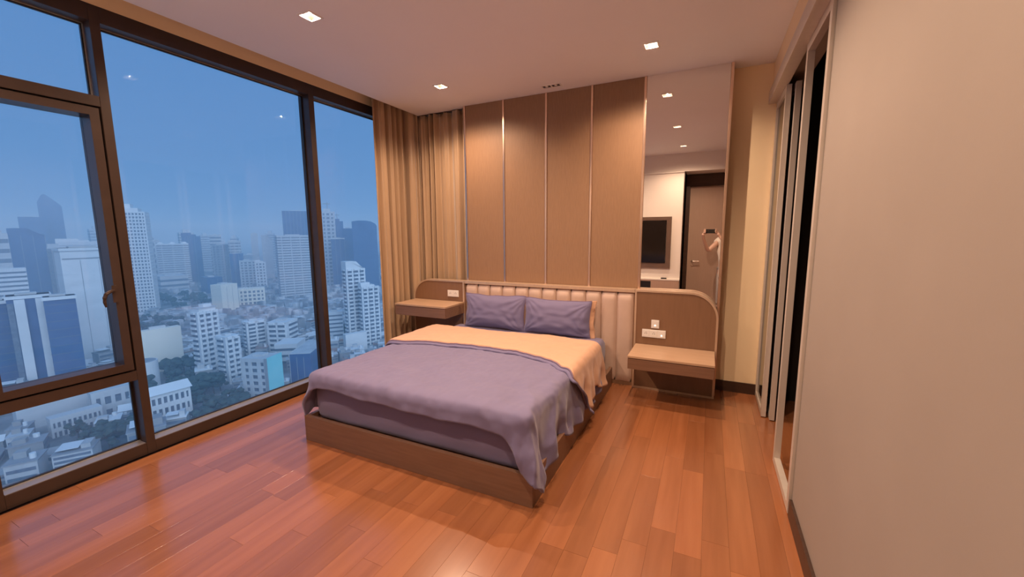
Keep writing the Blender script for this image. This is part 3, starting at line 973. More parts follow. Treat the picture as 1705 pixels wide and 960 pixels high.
# ================================================================== photographer (seen in the mirror)
def skin_mesh(name, verts, edges, radii, m, parent, levels=2, root=0):
    bm = bmesh.new()
    lay = bm.verts.layers.skin.verify()
    vv = [bm.verts.new(c) for c in verts]
    for a, b in edges: bm.edges.new((vv[a], vv[b]))
    for i, v in enumerate(vv):
        r = radii[i]
        v[lay].radius = r if isinstance(r, tuple) else (r, r)
        v[lay].use_root = (i == root)
    me = bpy.data.meshes.new(name)
    bm.to_mesh(me); bm.free()
    me.materials.append(m)
    o = link(name, me, parent)
    sk = o.modifiers.new('skin', 'SKIN'); sk.use_smooth_shade = True
    sb = o.modifiers.new('sub', 'SUBSURF'); sb.levels = levels; sb.render_levels = levels
    return o
per = thing('person', 'person in a cream shirt holding up a dark phone to photograph, seen in the mirror', 'person')
J = dict(pel=(.275, -.33, .84), spi=(.270, -.335, 1.02), che=(.265, -.335, 1.22), nek=(.270, -.33, 1.385), hd0=(.285, -.315, 1.44), hd1=(.288, -.305, 1.52), hd2=(.288, -.31, 1.59),
         shl=(.165, -.425, 1.325), ell=(-.025, -.270, 1.135), wrl=(-.118, -.080, 1.40), hnl=(-.108, -.040, 1.455),
         shr=(.345, -.250, 1.325), elr=(.345, -.020, 1.13), wrr=(.150, -.050, 1.405), hnr=(.112, -.035, 1.455),
         hil=(.205, -.39, .80), knl=(.205, -.35, .45), anl=(.200, -.40, .08), tol=(.130, -.27, .035),
         hir=(.325, -.27, .80), knr=(.325, -.22, .45), anr=(.325, -.27, .08), tor=(.275, -.14, .035))
names = list(J)
E_ = [('pel', 'spi'), ('spi', 'che'), ('che', 'nek'), ('nek', 'hd0'), ('hd0', 'hd1'), ('hd1', 'hd2'), ('che', 'shl'), ('shl', 'ell'), ('ell', 'wrl'), ('wrl', 'hnl'),
      ('che', 'shr'), ('shr', 'elr'), ('elr', 'wrr'), ('wrr', 'hnr'), ('pel', 'hil'), ('hil', 'knl'), ('knl', 'anl'), ('anl', 'tol'),
      ('pel', 'hir'), ('hir', 'knr'), ('knr', 'anr'), ('anr', 'tor')]
RADI = dict(pel=.115, spi=.098, che=.105, nek=.046, hd0=.060, hd1=.077, hd2=.060, shl=.052, ell=.039, wrl=.025, hnl=.030, shr=.052, elr=.039, wrr=.025, hnr=.030,
            hil=.082, knl=.055, anl=.036, tol=.030, hir=.082, knr=.055, anr=.036, tor=.030)
body = skin_mesh('body', [J[n] for n in names], [(names.index(a), names.index(b)) for a, b in E_], [RADI[n] for n in names], M['skin'], per)
# clothes follow the body
cn = ['hem', 'pel', 'spi', 'che', 'col', 'shl', 'slv', 'shr', 'srv']
Jc = dict(J); Jc['hem'] = (.275, -.33, .60); Jc['col'] = (.268, -.332, 1.33); Jc['slv'] = (.105, -.378, 1.265); Jc['srv'] = (.345, -.18, 1.262)
rc = dict(hem=.118, pel=.128, spi=.120, che=.125, col=.070, shl=.066, slv=.062, shr=.066, srv=.062)
skin_mesh('shirt', [Jc[n] for n in cn], [(0, 1), (1, 2), (2, 3), (3, 4), (3, 5), (5, 6), (3, 7), (7, 8)], [rc[n] for n in cn], M['shirt'], per, root=1)
tn = ['pel', 'hil', 'knl', 'anl', 'hir', 'knr', 'anr']
rt = dict(pel=.100, hil=.078, knl=.066, anl=.055, hir=.070, knr=.072, anr=.058)
Jt = dict(J); Jt['anl'] = (.200, -.40, .11); Jt['anr'] = (.325, -.27, .11)
skin_mesh('trousers', [Jt[n] for n in tn], [(0, 1), (1, 2), (2, 3), (0, 4), (4, 5), (5, 6)], [rt[n] for n in tn], M['trousers'], per)
# face: looks along the phone direction
fd = Vector((-0.62, 0.78, 0)).normalized(); fs = Vector((fd.y, -fd.x, 0))
hc = Vector(J['hd1'])
for s in (-1, 1):
    bm = bmesh.new(); bmesh.ops.create_uvsphere(bm, u_segments=12, v_segments=8, radius=0.011)
    bmesh.ops.translate(bm, verts=bm.verts, vec=hc + fd * 0.070 + fs * (0.030 * s) + Vector((0, 0, 0.012)))
    obj('eye', bm, M['black'], per, smooth=True)
    bm = bmesh.new(); bmesh.ops.create_uvsphere(bm, u_segments=10, v_segments=8, radius=0.018)
    bmesh.ops.scale(bm, verts=bm.verts, vec=(0.5, 1, 1.6))
    bmesh.ops.translate(bm, verts=bm.verts, vec=hc + fs * (0.074 * s) + Vector((0, 0, 0.0)))
    obj('ear', bm, M['skin'], per, smooth=True)
bm = bmesh.new()
tube(bm, [hc + fd * 0.068 + Vector((0, 0, 0.018)), hc + fd * 0.086 + Vector((0, 0, -0.008)), hc + fd * 0.090 + Vector((0, 0, -0.022)), hc + fd * 0.072 + Vector((0, 0, -0.030))],
     [0.006, 0.010, 0.012, 0.007], 8)
obj('nose', bm, M['skin'], per, smooth=True)
bm = bmesh.new()
tube(bm, [hc + fd * 0.064 + fs * -0.022 + Vector((0, 0, -0.050)), hc + fd * 0.073 + Vector((0, 0, -0.050)), hc + fd * 0.064 + fs * 0.022 + Vector((0, 0, -0.050))], [0.003, 0.007, 0.003], 8)
obj('mouth', bm, M['lip'], per, smooth=True)
bm = bmesh.new()
bmesh.ops.create_icosphere(bm, subdivisions=4, radius=0.098)
kill = [v for v in bm.verts if (v.co.dot(fd) > 0.045 and v.co.z < 0.052) or v.co.z < -0.080]
bmesh.ops.delete(bm, geom=kill, context='VERTS')
for v in bm.verts: v.co += v.co.normalized() * 0.003 * nz(v.co.x * 60, v.co.y * 60, v.co.z * 12)
bmesh.ops.translate(bm, verts=bm.verts, vec=hc + Vector((0, 0, 0.012)) - fd * 0.006)
o = obj('hair', bm, M['hair'], per, smooth=True)
md = o.modifiers.new('thickness', 'SOLIDIFY'); md.thickness = 0.006
# hands closed round the ends of the phone, five fingers each
PZ = 1.492
for s, wr, hn in ((-1, J['wrl'], J['hnl']), (1, J['wrr'], J['hnr'])):
    V_, Ed, Ra = [], [], []
    def add(p, r, par=None):
        V_.append(p); Ra.append(r)
        if par is not None: Ed.append((par, len(V_) - 1))
        return len(V_) - 1
    w0 = add(wr, 0.025)
    palm = add((s * 0.103, -0.046, PZ - 0.022), (0.016, 0.030), w0)
    for k, (dz, ln) in enumerate(((0.034, 0.030), (0.014, 0.034), (-0.006, 0.032), (-0.024, 0.026))):
        a = add((s * 0.100, -0.024, PZ + dz * 0.9), 0.0085, palm)
        b = add((s * 0.088, -0.004, PZ + dz), 0.008, a)
        c = add((s * (0.088 - ln * 0.55), -0.0025, PZ + dz), 0.0065, b)
    a = add((s * 0.092, -0.052, PZ - 0.036), 0.0105, palm)
    b = add((s * 0.074, -0.040, PZ - 0.046), 0.0095, a)
    add((s * 0.052, -0.034, PZ - 0.030), 0.0075, b)
    skin_mesh('hand', V_, Ed, Ra, M['skin'], per, root=1)
for s, n_ in ((0, 'l'), (1, 'r')):
    p = Vector(J['an' + n_]); q = Vector(J['to' + n_])
    bm = bmesh.new(); tube(bm, [p + Vector((0.02, -0.03, -0.02)), p + Vector((0, 0, -0.02)), (p + q) / 2 - Vector((0, 0, 0.012)), q, q + (q - p).normalized() * 0.03], [0.030, 0.046, 0.044, 0.036, 0.018], 12)
    obj('slipper', bm, M['black'], per, smooth=True)
set_base(per, (.27, -.33, 0))
t = thing('phone', 'dark phone held up sideways by the person in the mirror', 'phone')
bm = bmesh.new(); bx(bm, -0.078, 0.078, -0.020, -0.0125, PZ - 0.036, PZ + 0.036)
obj('body', bm, M['black'], t, bevel=0.003)
box('screen', (-0.072, 0.072, -0.0215, -0.0200, PZ - 0.032, PZ + 0.032), M['screen'], t)
bm = bmesh.new(); cyl(bm, (-0.04, -0.0125, PZ + 0.014), (-0.04, -0.0108, PZ + 0.014), 0.009)
obj('camera_ring', bm, M['tv_frame'], t)
set_base(t, (0, -0.016, PZ - 0.036))

# ================================================================== the city below
GZ = -130.0
g = struct_box('ground', [(-7000, -20, -1500, 5500, GZ - 2, GZ)], M['c_ground'], 'hazy city ground far below the window')

def mesh_of(name, fn, m):
    bm = bmesh.new(); fn(bm)
    me = bpy.data.meshes.new(name); bm.to_mesh(me); bm.free(); me.materials.append(m)
    return me
BUILDINGS = [
(-537.337, 117.054, 1.365, 21.712, 14.5, 78.532, 'glass', 14, 0, 'cornice', 'dark blue glass office tower left of the two white columns'),
(-510.741, 129.657, 1.331, 23.863, 16.3, 83.57, 'column', 0, 2, 'cornice', 'pale tower front with two tall white columns between dark blue glass slabs'),
(-486.5, 140.5, 1.298, 18.1, 12.6, 82.3, 'glass', 12, 0, 'cornice', 'dark blue glass slab tower just right of the white columned front'),
(-568.4, 187.3, 1.507, 39.7, 17.7, 119.7, 'plain', 0, 2, 'cornice', 'big blank white slab tower with cornice seen behind the window handle'),
(-921.8, 217.5, 1.344, 36.1, 25.3, 84.4, 'banded', 13, 0, 'flat', 'white office block with stacked horizontal window bands, at left behind the blue glass tower'),
(-1116.8, 257.0, 1.351, 28.6, 20.1, 137.0, 'banded', 8, 0, 'step', 'pale stepped tower rising behind the horizontally banded office block'),
(-1270.9, 334.5, 1.319, 49.6, 34.7, 133.9, 'glass', 0, 3, 'slope', 'dark blue grey tower with a sloping right shoulder'),
(-1871.7, 508.1, 1.311, 52.8, 36.9, 189.3, 'glass', 0, 0, 'flat', 'hazy flat topped tower behind the dark sloping tower'),
(-1911.567, 563.38, 1.29, 51.713, 35.7, 225.92, 'glass', 0, 0, 'spike', 'hazy tower with a pointed crest, tallest silhouette in the casement pane'),
(-1209.8, 355.9, 1.638, 21.1, 19.3, 104.3, 'grid', 11, 4, 'flat', 'grey gridded tower tucked beside the blank white slab tower'),
(-1625.7, 523.3, 1.263, 84.5, 40.0, 115.2, 'plain', 0, 3, 'step', 'low hazy roofline behind the blank white slab tower'),
(-896.2, 361.1, 0.987, 39.5, 32.8, 171.3, 'grid', 30, 9, 'step', 'tall white gridded tower with stepped crown right of the casement frame'),
(-1338.8, 575.1, 1.169, 28.9, 20.2, 117.8, 'grid', 8, 3, 'flat', 'slim pale tower between the stepped gridded tower and the twin capped tower'),
(-1236.7, 572.2, 1.141, 63.4, 40.0, 109.1, 'banded', 20, 3, 'twin', 'pale hotel tower with ribbed floors and three little roof caps'),
(-1160.6, 526.3, 1.321, 52.2, 74.0, 36.3, 'banded', 3, 0, 'flat', 'wide low podium in front of the ribbed hotel tower'),
(-1304.7, 649.9, 1.113, 42.2, 29.5, 127.9, 'glass', 0, 3, 'step', 'hazy dark blue tower right of the ribbed hotel tower'),
(-1036.9, 548.6, 1.33, 30.0, 51.6, 35.4, 'plain', 0, 2, 'flat', 'dark blue cube of a low building beside the beige slab'),
(-1234.2, 674.0, 1.075, 27.0, 18.9, 130.7, 'banded', 14, 0, 'flat', 'narrow pale tower with flat cap near the middle of the skyline'),
(-1176.1, 651.8, 0.789, 27.2, 40.7, 104.1, 'grid', 16, 3, 'flat', 'grey tower with a ragged lit side in the middle of the skyline'),
(-1199.321, 702.53, 1.044, 30.562, 21.2, 113.79, 'banded', 14, 3, 'flat', 'pale square topped tower just right of the ragged grey tower'),
(-1086.078, 638.471, 1.042, 30.36, 21.0, 83.734, 'glass', 8, 3, 'flat', 'brown grey tower with dark top floors below the square topped tower'),
(-1048.8, 642.1, 1.024, 35.4, 24.8, 66.2, 'grid', 10, 4, 'flat', 'low grey tower with vertical ribs left of the hotel with many balconies'),
(-991.8, 637.5, 1.002, 22.5, 15.8, 64.7, 'grid', 9, 3, 'step', 'small white tower with stepped top left of the big banded hotel'),
(-1253.5, 794.6, 1.009, 18.7, 13.1, 135.1, 'plain', 0, 0, 'flat', 'thin hazy needle tower standing alone in the distance'),
(-1154.4, 767.5, 0.987, 26.8, 18.8, 117.6, 'plain', 0, 0, 'slope', 'hazy round shouldered tower left of the big banded hotel'),
(-766.2, 424.4, 1.73, 30.6, 24.0, 45.8, 'plain', 0, 2, 'flat', 'narrow beige slab building among low roofs in the middle distance'),
(-792.3, 487.8, 1.02, 42.3, 29.6, 28.7, 'grid', 4, 6, 'flat', 'long low office block with framed openings beside the beige slab'),
(-798.6, 590.9, 1.078, 69.1, 37.0, 128.4, 'banded', 24, 4, 'flat', 'big pale hotel with many thin horizontal floors left of the right mullion'),
(-1022.1, 770.0, 0.931, 69.6, 40.0, 193.1, 'glass', 4, 8, 'flat', 'dark blue tower rising behind the big banded hotel'),
(-423.1, 214.2, 1.632, 18.3, 12.3, 61.3, 'balcony', 13, 3, 'stair', 'white apartment tower with rows of balconies and a stepped roof, above the tree mass'),
(-383.8, 211.1, 1.596, 12.5, 14.5, 42.0, 'balcony', 9, 2, 'flat', 'lower white wing with balconies joined to the stepped apartment tower'),
(-445.887, 273.341, 1.373, 19.532, 13.2, 37.991, 'balcony', 9, 2, 'flat', 'wide white apartment block with rounded balconies in the middle pane'),
(-422.562, 290.55, 0.448, 21.097, 23.8, 36.459, 'balcony', 7, 2, 'flat', 'white apartment block with dark slanting balconies on its right face'),
(-391.1, 275.7, 0.609, 21.5, 25.3, 20.0, 'banded', 3, 0, 'flat', 'low white block with a wide roof terrace in front of the apartment blocks'),
(-314.7, 196.3, 0.319, 22.1, 16.1, 36.0, 'grid', 7, 3, 'flat', 'pale office block with a turquoise end wall close to the sill'),
(-329.6, 250.9, 0.574, 17.0, 46.7, 28.1, 'plain', 0, 2, 'flat', 'dark blue low block with a blank grey end beside the right mullion'),
(-476.8, 201.7, 1.419, 31.2, 8.0, 42.1, 'plain', 0, 0, 'flat', 'large blank cream wall of a hall among trees right of the casement frame'),
(-340.8, 140.8, 1.461, 29.4, 11.4, 24.0, 'grid', 3, 9, 'gable', 'long white school building with gabled roof above the sill in the middle pane'),
(-869.805, 742.197, 0.87, 31.851, 21.7, 186.394, 'grid', 20, 3, 'mast', 'hazy pale tower with a roof mast right of the right mullion'),
(-957.3, 847.6, 0.85, 29.9, 20.9, 166.6, 'plain', 0, 3, 'mast', 'distant hazy tower with a crane like mast behind the dark glass box'),
(-829.3, 731.9, 0.851, 31.3, 21.9, 121.2, 'glass', 0, 3, 'cornice', 'dark teal glass tower with a pale cap in the right pane'),
(-840.0, 777.0, 0.828, 27.3, 19.1, 144.8, 'plain', 6, 0, 'flat', 'thin pale concrete tower left of the rounded dark blue tower'),
(-737.9, 731.4, 0.794, 54.4, 38.1, 148.8, 'glass', 0, 0, 'round', 'dark blue tower with a rounded shoulder next to the curtain'),
(-381.391, 356.607, 1.243, 23.146, 12.7, 90.227, 'balcony', 20, 3, 'slope', 'white residential tower with many floors and a sloping crown near the curtain'),
(-362.07, 359.658, 1.212, 20.977, 11.2, 69.512, 'balcony', 15, 3, 'step', 'lower white residential tower joined to the sloping crowned one'),
(-418.7, 358.0, 0.865, 17.8, 12.4, 34.9, 'banded', 7, 0, 'flat', 'small pale block of stacked floors left of the white residential tower'),
(-356.8, 330.6, 1.174, 23.9, 8.0, 20.6, 'plain', 0, 0, 'flat', 'blank pale podium at the foot of the white residential tower'),
(-418.4, 109.8, 1.492, 37.0, 11.1, 28.3, 'plain', 0, 0, 'flat', 'long blank pale building just under the casement transom'),
(-384.5, 109.8, 1.504, 24.8, 8.0, 12.4, 'grid', 2, 10, 'flat', 'low roof with a row of rooftop plant units in the bottom casement pane'),
(-394.398, 132.627, 1.459, 22.429, 8.0, 19.254, 'grid', 2, 4, 'flat', 'pale low block with small dark windows at the right of the bottom casement pane'),
]
TREES = [(-489.7, 215.9, 0.94), (-498.9, 217.1, 0.94), (-376.8, 184.6, 1.16), (-430.4, 187.8, 0.87), (-387.8, 167.7, 1.2), (-460.9, 201.0, 1.08), (-465.2, 229.3, 1.06), (-417.5, 197.1, 0.81), (-369.9, 181.6, 1.03), (-380.4, 175.2, 1.21), (-474.6, 231.5, 0.73), (-447.9, 210.6, 1.02), (-445.6, 203.7, 1.3), (-447.0, 194.6, 0.82), (-401.6, 178.6, 0.89), (-454.2, 213.4, 0.9), (-441.7, 191.5, 0.73), (-382.1, 188.7, 1.28), (-385.1, 179.2, 0.88), (-453.3, 195.5, 1.28), (-332.3, 169.3, 0.73), (-301.4, 146.3, 0.92), (-285.9, 169.6, 0.82), (-338.2, 164.9, 0.99), (-289.5, 142.8, 0.77), (-288.3, 152.7, 0.95), (-315.6, 156.6, 0.72), (-316.3, 164.2, 1.23), (-325.6, 162.0, 0.84), (-303.2, 175.6, 0.73), (-281.9, 164.8, 1.29), (-292.1, 163.5, 0.76), (-268.6, 155.4, 0.9), (-304.7, 168.5, 1.25), (-316.4, 174.7, 1.24), (-308.0, 149.7, 1.04), (-274.1, 152.8, 0.83), (-836.5, 395.8, 0.82), (-919.4, 447.8, 1.24), (-882.8, 439.1, 1.02), (-1052.6, 447.7, 1.06), (-844.5, 394.4, 1.06), (-969.1, 421.2, 1.16), (-1001.8, 473.7, 1.2), (-951.6, 479.9, 1.03), (-867.3, 396.0, 0.89), (-935.0, 414.5, 1.28), (-1026.5, 442.8, 1.07), (-864.3, 440.2, 0.96), (-823.4, 416.3, 0.74), (-923.2, 470.6, 0.88), (-885.2, 446.4, 1.18), (-1009.8, 443.1, 1.0), (-914.1, 414.2, 1.24), (-981.7, 483.1, 0.89), (-903.3, 427.9, 1.13), (-991.8, 464.9, 0.85), (-896.0, 453.1, 1.16), (-835.0, 434.2, 1.11), (-707.4, 307.1, 1.25), (-675.6, 286.4, 0.88), (-663.2, 298.7, 1.07), (-728.5, 308.6, 1.16), (-696.8, 291.0, 0.78), (-747.6, 300.1, 1.19), (-690.6, 280.3, 0.92), (-722.2, 314.3, 0.94), (-699.2, 318.9, 1.09), (-723.2, 300.9, 0.71), (-695.4, 275.5, 1.2), (-357.6, 165.4, 1.16), (-366.7, 170.9, 1.15), (-373.1, 171.0, 1.24), (-367.7, 192.4, 0.84), (-365.9, 186.1, 1.3), (-400.0, 157.1, 1.07), (-394.5, 152.8, 1.07), (-425.8, 163.3, 1.28), (-387.2, 156.9, 1.06), (-419.1, 161.8, 1.26), (-431.4, 371.0, 0.88), (-426.8, 376.2, 1.17), (-334.6, 109.6, 1.28), (-349.0, 103.4, 0.79), (-365.6, 104.4, 0.89), (-329.5, 116.4, 1.23), (-327.4, 106.3, 1.23)]
# wall / band material and body colours by label
def pick(lab):
    if 'cream' in lab or 'beige' in lab: return M['c_cream']
    if 'brown grey' in lab or lab.startswith('grey'): return M['c_grey']
    if 'white' in lab: return M['c_white']
    return M['c_pale']
for (bx_, by_, rz, w, d, h, style, nf, nb, roof, lab) in BUILDINGS:
    t = thing('building', lab, 'building')
    t.location = (bx_, by_, GZ); t.rotation_euler = (0, 0, rz)
    wall = pick(lab)
    hw, hd = w / 2, d / 2
    if style == 'glass':
        box('core', (-hw, hw, -hd, hd, 0, h), M['c_glass'], t)
        if nb:
            me = mesh_of('pier', lambda bm: bx(bm, -0.35, 0.35, -hd - 0.5, -hd, 0, h), M['c_grey'])
            for k in range(nb + 1):
                o = link('pier', me, t); o.location = (-hw + 0.4 + (w - 0.8) * k / nb, 0, 0)
        if nf:
            me = mesh_of('floor_line', lambda bm: bx(bm, -hw - 0.1, hw + 0.1, -hd - 0.12, hd + 0.1, 0, 0.35), M['c_window'])
            for k in range(1, nf):
                o = link('floor_line', me, t); o.location = (0, 0, h * k / nf)
    elif style == 'column':
        box('core', (-hw, hw, -hd, hd, 0, h), M['c_glass'], t)
        for x0, x1 in ((-0.34, -0.10), (0.14, 0.40)):
            box('column', (w * x0, w * x1, -hd - 3.0, -hd, 0, h - 3), M['c_white'], t)
        box('side_glass', (-hw, -w * 0.36, -hd - 0.6, -hd, 0, h - 6), M['c_window'], t)
    elif style == 'plain':
        box('core', (-hw, hw, -hd, hd, 0, h), wall if 'dark' not in lab else M['c_glass'], t)
        for k in range(nb):
            x = -hw + w * (k + 1) / (nb + 1)
            box('seam', (x - 0.18, x + 0.18, -hd - 0.15, -hd, 0, h * 0.9), M['c_grey'], t)
        if 'blank white slab' in lab:
            box('recess_band', (-hw + 1, hw - 1, -hd - 0.2, -hd, h - 11, h - 9.8), M['c_grey'], t)
        for k in range(nf):
            box('floor_line', (-hw - 0.1, hw + 0.1, -hd - 0.1, hd, h * (k + 0.6) / nf, h * (k + 0.6) / nf + 0.8), M['c_window'], t)
        if 'grey end' in lab:
            box('end_wall', (-hw - 0.3, -hw, -hd - 0.2, hd, 0, h + 1), M['c_pale'], t)
            box('roof_deck', (-hw, hw, -hd, hd, h, h + 0.6), M['c_roof'], t)
        if 'beige slab' in lab:
            me = mesh_of('window_column', lambda bm: [bx(bm, hw, hw + 0.2, -1, 1, h * (0.08 + 0.085 * q), h * (0.08 + 0.085 * q) + 1.6) for q in range(10)], M['c_window'])
            link('window_column', me, t)
    else:
        # dark recessed core, floors and piers proud of it
        box('core', (-hw + 0.7, hw - 0.7, -hd + 0.7, hd - 0.7, 0, h - 0.4), M['c_window'], t)
        fh = h / nf
        part_ = {'banded': 0.58, 'grid': 0.42, 'balcony': 0.46}[style]
        me = mesh_of('floor_band', lambda bm: bx(bm, -hw, hw, -hd, hd, 0, fh * part_), wall)
        for k in range(nf):
            o = link('floor_band', me, t); o.location = (0, 0, fh * k + fh * (1 - part_))
        if style == 'grid':
            bw = w / nb
            me = mesh_of('pier', lambda bm: bx(bm, -bw * 0.20, bw * 0.20, -hd - 0.15, -hd + 0.8, 0, h), wall)
            for k in range(nb + 1):
                o = link('pier', me, t); o.location = (max(-hw + bw * .2, min(hw - bw * .2, -hw + w * k / nb)), 0, 0)
            ns = max(1, int(d / max(bw, 3.0)))
            me = mesh_of('side_pier', lambda bm: (bx(bm, -hw - 0.15, -hw + 0.8, -0.7, 0.7, 0, h), bx(bm, hw - 0.8, hw + 0.15, -0.7, 0.7, 0, h)), wall)
            for k in range(ns + 1):
                o = link('side_pier', me, t); o.location = (0, max(-hd + .7, min(hd - .7, -hd + d * k / ns)), 0)
        elif style == 'balcony':
            bw = w / nb
            me = mesh_of('pier', lambda bm: bx(bm, -0.9, 0.9, -hd - 0.2, -hd + 0.9, 0, h + 0.6), wall)
            for k in range(nb + 1):
                o = link('pier', me, t); o.location = (max(-hw + .9, min(hw - .9, -hw + w * k / nb)), 0, 0)
            me = mesh_of('balcony', lambda bm: bx(bm, -bw * 0.30, bw * 0.30, -hd - 1.5, -hd + 0.2, 0, fh * 0.40), wall)
            for k in range(nf):
                for q in range(nb):
                    o = link('balcony', me, t); o.location = (-hw + bw * (q + 0.5), 0, fh * k + fh * 0.62)
            me = mesh_of('side_balcony', lambda bm: (bx(bm, hw - 0.2, hw + 1.2, -d * 0.22, d * 0.22, 0, fh * 0.36), bx(bm, -hw - 1.2, -hw + 0.2, -d * 0.22, d * 0.22, 0, fh * 0.36)), wall)
            for k in range(nf):
                o = link('side_balcony', me, t); o.location = (0, 0, fh * k + fh * 0.62)
            box('end_wall', (-hw - 0.1, -hw + 0.9, -hd - 0.1, -hd + d * 0.2, 0, h), wall, t)
            box('end_wall', (hw - 0.9, hw + 0.1, -hd - 0.1, -hd + d * 0.2, 0, h), wall, t)
        elif nb:
            for k in range(nb):
                x = -hw + w * (k + 0.5) / nb
                box('pier', (x - 0.8, x + 0.8, -hd - 0.2, -hd + 0.8, 0, h), wall, t)
        if 'turquoise' in lab:
            box('end_wall', (hw, hw + 0.6, -hd - 0.3, hd, 0, h + 1.5), M['c_teal'], t)
            box('grey_return', (hw - 2.2, hw + 0.3, -hd - 0.5, -hd, 0, h + 1.0), M['c_grey'], t)
    top = wall if 'dark' not in lab and style != 'glass' else M['c_glass']
    if roof == 'cornice':
        box('cornice', (-hw - 0.8, hw + 0.8, -hd - 1.2, hd + 0.8, h - 2.6, h), M['c_white'], t)
        box('roof_house', (-hw * 0.6, hw * 0.4, -hd * 0.4, hd * 0.5, h, h + 1.6), M['c_pale'], t)
    elif roof == 'step':
        box('setback', (-hw, hw * 0.55, -hd * 0.8, hd * 0.8, h - 0.4, h + h * 0.035), top, t)
        box('crown', (-hw, hw * 0.05, -hd * 0.6, hd * 0.6, h + h * 0.035, h + h * 0.075), top, t)
    elif roof == 'stair':
        box('setback', (-hw * 0.7, hw * 0.9, -hd * 0.7, hd, h - 0.4, h + 3.2), M['c_white'], t)
        box('roof_house', (-hw * 0.1, hw * 0.7, -hd * 0.3, hd * 0.8, h + 3.2, h + 6.2), M['c_white'], t)
        box('canopy', (-hw * 0.8, hw, -hd * 0.9, hd, h + 3.2, h + 3.6), M['c_pale'], t)
    elif roof == 'twin':
        for x in (-0.75, 0.0, 0.75):
            bm = bmesh.new(); cyl(bm, (hw * x, 0, h), (hw * x, 0, h + 5), w * 0.13, w * 0.05, 12)
            obj('roof_cap', bm, M['c_white'], t)
        box('parapet', (-hw - 0.6, hw + 0.6, -hd - 0.6, hd + 0.6, h - 1.2, h + 0.6), M['c_white'], t)
    elif roof in ('slope', 'round', 'spike'):
        if roof == 'slope': pr = [(-hw, 0), (hw, 0), (hw, -h * 0.02), (hw * 0.1, h * 0.10), (-hw * 0.6, h * 0.105), (-hw, h * 0.10)]
        elif roof == 'round': pr = [(-hw, 0), (hw, 0), (hw * 0.9, h * 0.035), (hw * 0.55, h * 0.07), (hw * 0.1, h * 0.085), (-hw * 0.5, h * 0.085), (-hw, h * 0.07)]
        else: pr = [(-hw, 0), (hw, 0), (hw * 0.5, h * 0.07), (-hw * 0.25, h * 0.16), (-hw * 0.55, h * 0.155), (-hw, h * 0.05)]
        pr = [(x, z + h - 0.1) for x, z in pr]
        bm = bmesh.new(); prism(bm, pr, -hd, hd)
        obj('sloped_crown', bm, top if roof != 'slope' or 'white' not in lab else M['c_white'], t, recalc=True)
    elif roof == 'mast':
        box('setback', (-hw * 0.6, hw * 0.4, -hd * 0.6, hd * 0.6, h, h + h * 0.04), top, t)
        box('mast', (-0.9, 0.9, -0.9, 0.9, h + h * 0.04, h + h * 0.13), M['c_grey'], t)
        box('boom', (-w * 0.3, w * 0.2, -0.6, 0.6, h + h * 0.10, h + h * 0.11), M['c_grey'], t)
    elif roof == 'gable':
        pr = [(-hd - 1.5, h - 0.5), (hd + 1.5, h - 0.5), (0, h + 4.0)]
        bm = bmesh.new()
        a = [bm.verts.new((-hw - 1, y, z)) for y, z in pr]; b = [bm.verts.new((hw + 1, y, z)) for y, z in pr]
        bm.faces.new(a); bm.faces.new(b[::-1])
        for i in range(3): bm.faces.new((a[i], b[i], b[(i + 1) % 3], a[(i + 1) % 3]))
        obj('gable_roof', bm, M['c_white'], t, recalc=True)
    else:
        if style in ('banded', 'grid', 'balcony'):
            box('parapet', (-hw - 0.2, hw + 0.2, -hd - 0.2, hd + 0.2, h - 1.0, h + 0.8), wall, t)
        if h > 30:
            box('roof_house', (-hw * 0.5, hw * 0.3, -hd * 0.3, hd * 0.5, h, h + 2.5), M['c_pale'], t)
# round water drum beside the blank hall
t = thing('storage_drum', 'white round drum building with an open top among the trees', 'building')
bm = bmesh.new(); cyl(bm, (0, 0, 0), (0, 0, 26), 9.5, 9.5, 28)
obj('drum_wall', bm, M['c_white'], t)
bm = bmesh.new(); cyl(bm, (0, 0, 26.0), (0, 0, 26.15), 8.4, 8.4, 28)
obj('open_top', bm, M['c_grey'], t)
t.location = (-428, 167, GZ)

